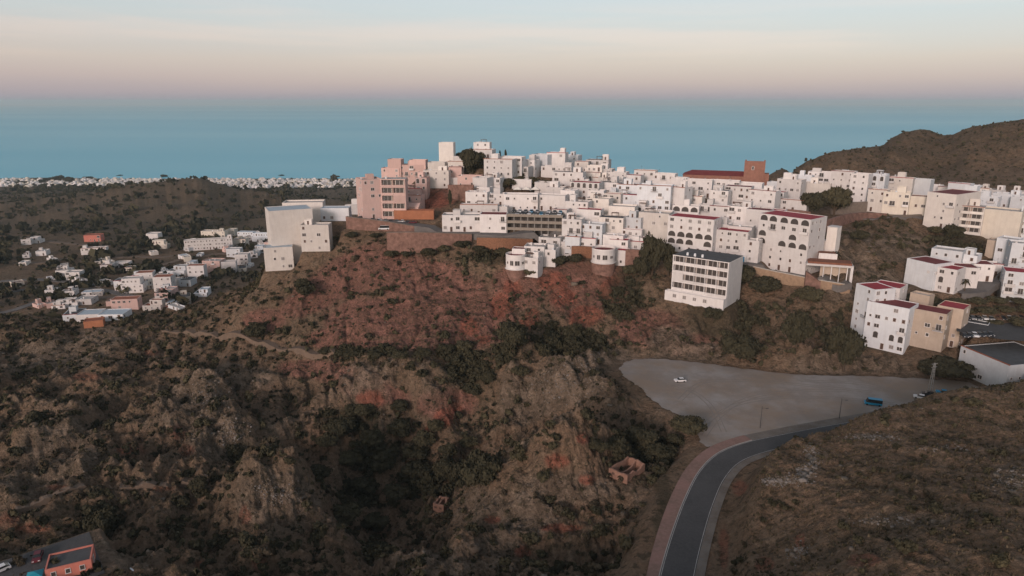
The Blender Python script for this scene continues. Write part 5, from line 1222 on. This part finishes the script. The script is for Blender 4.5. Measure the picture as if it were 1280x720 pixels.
def car(X0, Y0, Z0, rz, colr, lab, grp=None, van=False, name=None):
    key = (colr, van)
    if key not in CM:
        b, g_, t_, w2, hl, L, W_ = car_meshes(5.4, 2.0, 2.25, True) if van else car_meshes()
        CM[key] = (b.mesh('body', PC[colr]), g_.mesh('window_glass', CGLASS), t_.mesh('roof', PC[colr]), w2.mesh('wheel', TYRE), hl.mesh('headlight', TANK), L, W_)
    bm_, gm_, tm_, wm, hm_, L, W_ = CM[key]
    ro = empty(name or ('parked_van' if van else 'parked_car'), (X0, Y0, Z0), rz, lab, 'van' if van else 'car', grp)
    link('body', bm_, ro); link('window_glass', gm_, ro); link('roof', tm_, ro)
    for sx_ in (-L/2+.8, L/2-.8):
        for sy_ in (-W_/2+.08, W_/2-.08): link('wheel', wm, ro, (sx_, sy_, 0))
    for sy_ in (-.6, .6): link('headlight', hm_, ro, (-L/2, sy_, .68))
def car_px(px, py, ang, colr, lab, grp=None, van=False, z=None, lift=.08, name=None):
    if z is not None: X0, Y0 = flat_pt(px, py, z - H); Z0 = z
    else: X0, Y0, Z0, _ = hit(px, py); Z0 += lift
    car(X0, Y0, Z0, ang, colr, lab, grp, van, name)
car_px(850,477,.12,'white','white car with dark windows alone on the gravel lot', z=Zf+.03)
car_px(1091,506,-.35,'blue','bright blue van at the edge of the gravel lot', van=True, z=Zf+.03)
car_px(1150,498,-.5,'white','white pickup-like van beside the pylon foot', z=Zf+.03)
car_px(1160,494,-.4,'dark','dark car behind the white one near the pylon', z=Zf+.03)
car_px(1178,492,-.3,'blue','pale blue covered car beside the pylon', z=Zf+.03)
cc_ = ['dark','white','silver','dark','grey','white','dark','red','grey','white','dark','silver']
for i, px in enumerate([465,473,481,488,495,502,509,516]):
    car_px(px, 277.5 + i*.45, .15, cc_[i % 12], f'{ {"dark":"dark","white":"white","silver":"silver","grey":"grey","red":"dark red"}[cc_[i%12]] } car, {ordinal(i+1)} from left under the pink apartments', 'cars parked under the pink apartments', lift=.55)
car_px(480,288.6,.1,'white','white van driving along the lower walled road', van=True, lift=.6)
for i, (px, py) in enumerate([(450,272),(447,267),(452,265)]): car_px(px, py+3, 1.2, cc_[i+3], f'{cc_[i+3]} car, {ordinal(i+1)} parked at the bend behind stone wall', 'cars at the bend', lift=.5)
ZP = H - 85.4
for i in range(11):
    cx = 1200 + i*7.6; car_px(cx, 399 + (i % 2)*.5, 1.35, cc_[(i*5+1) % 12], f'{"dark red" if cc_[(i*5+1)%12]=="red" else cc_[(i*5+1)%12]} car, {ordinal(i+1)} from left in the upper orchard row', 'cars parked between the clipped trees', z=ZP+.03)
for i in range(9):
    cx = 1212 + i*7.4; car_px(cx, 389.5, 1.35, cc_[(i*7+2) % 12], f'{"dark red" if cc_[(i*7+2)%12]=="red" else cc_[(i*7+2)%12]} car, {ordinal(i+1)} from left in the rear orchard row', 'cars in the rear row of the car park', z=ZP+.03)
for i in range(6):
    cx = 1205 + i*6.5; car_px(cx, 421 - i*.3, 1.35, cc_[(i*3+3) % 12], f'{"dark red" if cc_[(i*3+3)%12]=="red" else cc_[(i*3+3)%12]} car, {ordinal(i+1)} from left in the lower row behind warehouse', 'cars parked behind the warehouse', z=ZP+.03)
dx_, dy_, dz_, drz, dW = DECK
for row_, yy in enumerate((3.5, 11.0)):
    for i in range(9):
        lx = -dW/2 + 2 + i*(dW-4)/8
        if (i*5 + row_*3) % 7 == 0: continue
        X0 = dx_ + lx*math.cos(drz) - yy*math.sin(drz); Y0 = dy_ + lx*math.sin(drz) + yy*math.cos(drz); cc2 = ['blue','dark','grey','silver','white'][(i*3+row_) % 5]
        car(X0, Y0, dz_ + .02, drz + math.pi/2, cc2, f'{cc2} car on the garage deck, {ordinal(i+1)} bay of the {"front" if row_ == 0 else "back"} row', 'cars on the garage roof deck')
car_px(924,334,-.35,'silver','silver car on the lower street by the arches', lift=.4); 
car_px(965,341.5,-.35,'white','white car on the lower street below the arched block', lift=.4)

# ---------------------------------------------------------------- lamps, pylon
def lamp(px, pb, pt, lab):
    X0, Y0 = flat_pt(px, pb); _, _, dp = project(X0, Y0, Zf); hh = (pb-pt)*dp/F/ .96
    ro = empty('street_lamp', (X0, Y0, Zf), 0, lab, 'street lamp', 'street lamps of the gravel lot')
    b = MB(); b.cyl(0,0,0,hh,.13,.08,8); b.cyl(0,0,0,.5,.14,.13,8); b.build('pole', METAL, ro)
    b = MB(); b.box(0,1.5,-.04,.04,hh-.35,hh-.28); b.box(-.05,.05,-.05,.05,hh,hh+.4); b.build('arm', METAL, ro)
    b = MB(); b.box(1.2,2.0,-.16,.16,hh-.44,hh-.36); b.build('lamp_head', METAL, ro)
lamp(950,535,508,'street lamp standing alone nearer the road bend'); lamp(1049,523,498,'street lamp by the gravel lot, nearer the blue van')
X0, Y0 = flat_pt(1162, 492); _, _, dp = project(X0, Y0, Zf); hh = 41*dp/F
ro = empty('utility_pylon', (X0, Y0, Zf), .3, 'tall pale lattice utility pylon at the end of the gravel lot', 'pylon')
b = MB()
for sx_ in (-1, 1):
    for sy_ in (-1, 1):
        q0, q1 = .55, .18; w_ = .05
        b.v += [(sx_*q0-w_,sy_*q0-w_,0),(sx_*q0+w_,sy_*q0-w_,0),(sx_*q0+w_,sy_*q0+w_,0),(sx_*q0-w_,sy_*q0+w_,0),(sx_*q1-w_,sy_*q1-w_,hh),(sx_*q1+w_,sy_*q1-w_,hh),(sx_*q1+w_,sy_*q1+w_,hh),(sx_*q1-w_,sy_*q1+w_,hh)]
        n0 = len(b.v)-8; b.f += [(n0,n0+1,n0+5,n0+4),(n0+1,n0+2,n0+6,n0+5),(n0+2,n0+3,n0+7,n0+6),(n0+3,n0,n0+4,n0+7),(n0+4,n0+5,n0+6,n0+7)]; b.m += [0]*5
for i in range(12):
    t0, t1 = i/12, (i+1)/12; a0_, a1_ = .55-.37*t0, .55-.37*t1
    for sy_ in (-1, 1):
        s_3 = 1 if i % 2 else -1
        b.face([(-a0_*s_3, sy_*a0_, hh*t0),(-a0_*s_3+.07, sy_*a0_, hh*t0),(a1_*s_3+.07, sy_*a1_, hh*t1),(a1_*s_3, sy_*a1_, hh*t1)]); b.face([(sy_*a0_, -a0_*s_3, hh*t0),(sy_*a0_, -a0_*s_3+.07, hh*t0),(sy_*a1_, a1_*s_3+.07, hh*t1),(sy_*a1_, a1_*s_3, hh*t1)])
b.build('lattice', mat('galvanised', (.30,.30,.29), .6), ro)
b = MB()
for zz in (hh-.4, hh-1.6): b.box(-1.3,1.3,-.06,.06,zz,zz+.12)
b.build('crossarm', mat('galvanised', (.3,.3,.29)), ro)

# ---------------------------------------------------------------- ruins
def ruin(px, pb, wpx, hpx, dep, yaw, lab, m):
    X0, Y0, Z0, dd = hit(px, pb); _, _, dp = project(X0, Y0, Z0); k_ = dp/F; w_ = wpx*k_; h_ = hpx*k_; r2 = random.Random(px)
    rz = -math.atan2(X0, Y0) + yaw; pad(X0, Y0, rz, -w_/2, w_/2, 0, dep, Z0-.1, 3)
    ro = empty('ruined_house', (X0, Y0, Z0), rz, lab, 'ruin')
    def wl(x0, y0, x1, y1, t, hs):
        b = MB(); n = len(hs)-1; ux, uy = (x1-x0)/n, (y1-y0)/n; L_ = math.hypot(ux, uy); ox, oy = -uy/L_*t, ux/L_*t
        for i in range(n):
            ax, ay, bx, by = x0+ux*i, y0+uy*i, x0+ux*(i+1), y0+uy*(i+1)
            b.face([(ax,ay,-3),(bx,by,-3),(bx,by,hs[i+1]),(ax,ay,hs[i])]); b.face([(bx+ox,by+oy,-3),(ax+ox,ay+oy,-3),(ax+ox,ay+oy,hs[i]),(bx+ox,by+oy,hs[i+1])]); b.face([(ax,ay,hs[i]),(bx,by,hs[i+1]),(bx+ox,by+oy,hs[i+1]),(ax+ox,ay+oy,hs[i])])
        b.face([(x0,y0,-3),(x0,y0,hs[0]),(x0+ox,y0+oy,hs[0]),(x0+ox,y0+oy,-3)]); b.face([(x1,y1,-3),(x1+ox,y1+oy,-3),(x1+ox,y1+oy,hs[-1]),(x1,y1,hs[-1])])
        b.build('wall', m, ro)
    H_ = lambda n, lo=.75: [h_*r2.uniform(lo, 1.0) for _ in range(n)]
    wl(-w_/2, 0, w_/2, 0, .5, H_(9, .88)); wl(-w_/2, dep, -w_/2, .51, .5, H_(6, .8)); wl(w_/2-.5, .51, w_/2-.5, dep, .49, H_(6, .45)); wl(-w_/2+.01, dep-.01, w_/2-.52, dep+.0, .5, H_(8, .8)); wl(0, .52, 0, dep-.1, .4, H_(5, .4))
    for fx in (-.25, .2): MB().box(w_*fx-.45, w_*fx+.45, -.02, .05, h_*.4, h_*.65).build('window_opening', SHUT, ro)
ADOBE = mat('adobe', (.33,.19,.14), .95, .4, scale=.9)
ruin(772, 600, 28, 12, 9, -.6, 'roofless reddish ruined house on the rocky ridge', ADOBE)
ruin(548, 640, 15, 11, 4.5, -.5, 'small roofless ruin at the ravine edge', ADOBE)
# ---------------------------------------------------------------- salmon house and yard, bottom corner
X0, Y0, Z0, dd = hit(30, 705); pad(X0, Y0, -math.atan2(X0, Y0), -9, 16, -22, 4.5, Z0, 3, 20)
ya = [(-9,-16),(14,-16),(14,4.3),(-9,4.3)]; an = -math.atan2(X0, Y0); tri_sheet('yard_paving', [(X0 + a*math.cos(an) - b_*math.sin(an), Y0 + a*math.sin(an) + b_*math.cos(an)) for a, b_ in ya], Z0 + .12, ASPH)
hx, hy, hz = X0 + 9.5*math.cos(an) + 8.5*math.sin(an), Y0 + 9.5*math.sin(an) - 11.0*math.cos(an), Z0 + .12
sh = empty('salmon_house', (hx, hy, hz), an - .25, 'salmon house with grey flat roof at the corner of the yard', 'house')
MB().tray(-4.5, 4.5, -2.5, 3.8, -4, 3.2, t=.3, drop=.35).build('wall', [SALMON, GREYROOF], sh)
for i in range(3): link('window', WIN[0], sh, (-3 + i*2.8, -2.5, 1.7))
link('door', DOOR, sh, (4.5, .5, 1.1), (0,0,math.pi/2))
aw = empty('awning', (hx - 6.8*math.cos(an), hy - 6.8*math.sin(an), hz), an - .25, 'teal canopy tent beside the salmon house', 'canopy')
b = MB(); b.face([(-1.6,-1.5,2.3),(1.6,-1.5,2.3),(0,0,3.0)]); b.face([(1.6,-1.5,2.3),(1.6,1.5,2.3),(0,0,3.0)]); b.face([(1.6,1.5,2.3),(-1.6,1.5,2.3),(0,0,3.0)]); b.face([(-1.6,1.5,2.3),(-1.6,-1.5,2.3),(0,0,3.0)]); b.build('canvas', TEAL, aw)
for sx_ in (-1.5, 1.5):
    for sy_ in (-1.4, 1.4): MB().box(sx_-.05, sx_+.05, sy_-.05, sy_+.05, 0, 2.3).build('pole', METAL, aw)
car(X0 + 2.8*math.cos(an), Y0 + 2.8*math.sin(an), Z0 + .14, an + 1.3, 'red', 'dark red car parked in the yard by the salmon house')
car(X0 - 4.6*math.cos(an), Y0 - 4.6*math.sin(an), Z0 + .14, an + .2, 'white', 'white car parked in the yard corner')
X0, Y0, Z0, dd = hit(165, 717); o = empty('satellite_dish', (X0, Y0, Z0), 2.2, 'white satellite dish on the ground near salmon house', 'dish')
MB().cyl(0,0,-.3,1.0,.06,.06,6).build('post', METAL, o); b = MB(); b.cyl(0,0,0,.15,.12,.6,14,0,False); q = b.build('bowl', TANK, o); q.location = (0,0,1.0); q.rotation_euler = (.9,0,0)
# restaurant tents and awning in the village
X0, Y0, Z0, dd = hit(660, 242); _, _, dp = project(X0, Y0, Z0)
tn = empty('canvas_tent', (X0, Y0, Z0), -math.atan2(X0, Y0), 'white peaked canvas tents over the restaurant terrace', 'tent'); b = MB()
for i in range(3):
    cx = -6 + i*5
    for (ax, ay), (bx, by) in [((-2.4,-2),(2.4,-2)),((2.4,-2),(2.4,2)),((2.4,2),(-2.4,2)),((-2.4,2),(-2.4,-2))]: b.face([(cx+ax,ay,2.4),(cx+bx,by,2.4),(cx,0,4.1)])
b.build('canvas', TENT, tn)
for cx in (-8.3, 6.3): MB().box(cx-.06, cx+.06, -.06, .06, 0, 2.4).build('pole', METAL, tn)
X0, Y0, Z0, dd = hit(702, 257); aw = empty('awning', (X0, Y0, Z0), -math.atan2(X0, Y0), 'small bright red awning above the garage deck', 'awning'); MB().face([(-1.8,-1.5,1.9),(1.8,-1.5,1.9),(1.8,1,2.6),(-1.8,1,2.6)]).build('canvas', AWN, aw)
for sx_ in (-1.7, 1.7): MB().box(sx_-.04, sx_+.04, -1.4, -1.32, -.5, 1.9).build('pole', METAL, aw)
# ---------------------------------------------------------------- the ground mesh, after every building has levelled its plot
nu, nv = X.shape
co = np.stack([X, Y, Z], -1).reshape(-1, 3)
idx = np.arange(nu * nv).reshape(nu, nv)
quads = np.stack([idx[:-1, :-1], idx[1:, :-1], idx[1:, 1:], idx[:-1, 1:]], -1).reshape(-1, 4)
me = bpy.data.meshes.new('hillside')
me.vertices.add(len(co)); me.vertices.foreach_set('co', co.ravel())
me.loops.add(quads.size); me.loops.foreach_set('vertex_index', quads[:, ::-1].ravel())
me.polygons.add(len(quads)); me.polygons.foreach_set('loop_start', np.arange(0, quads.size, 4)); me.polygons.foreach_set('loop_total', np.full(len(quads), 4))
me.polygons.foreach_set('use_smooth', np.ones(len(quads), bool))
me.update(calc_edges=True)
ca = me.color_attributes.new('soil', 'FLOAT_COLOR', 'POINT')
ca.data.foreach_set('color', np.stack([pinkm, redm, rockm, vegm], -1).reshape(-1).astype(np.float32))
gz = np.gradient(Z, axis=1) / np.gradient(D, axis=1)

me.materials.append(gm)
terrain = link('hillside', me); tag(terrain, kind='structure')
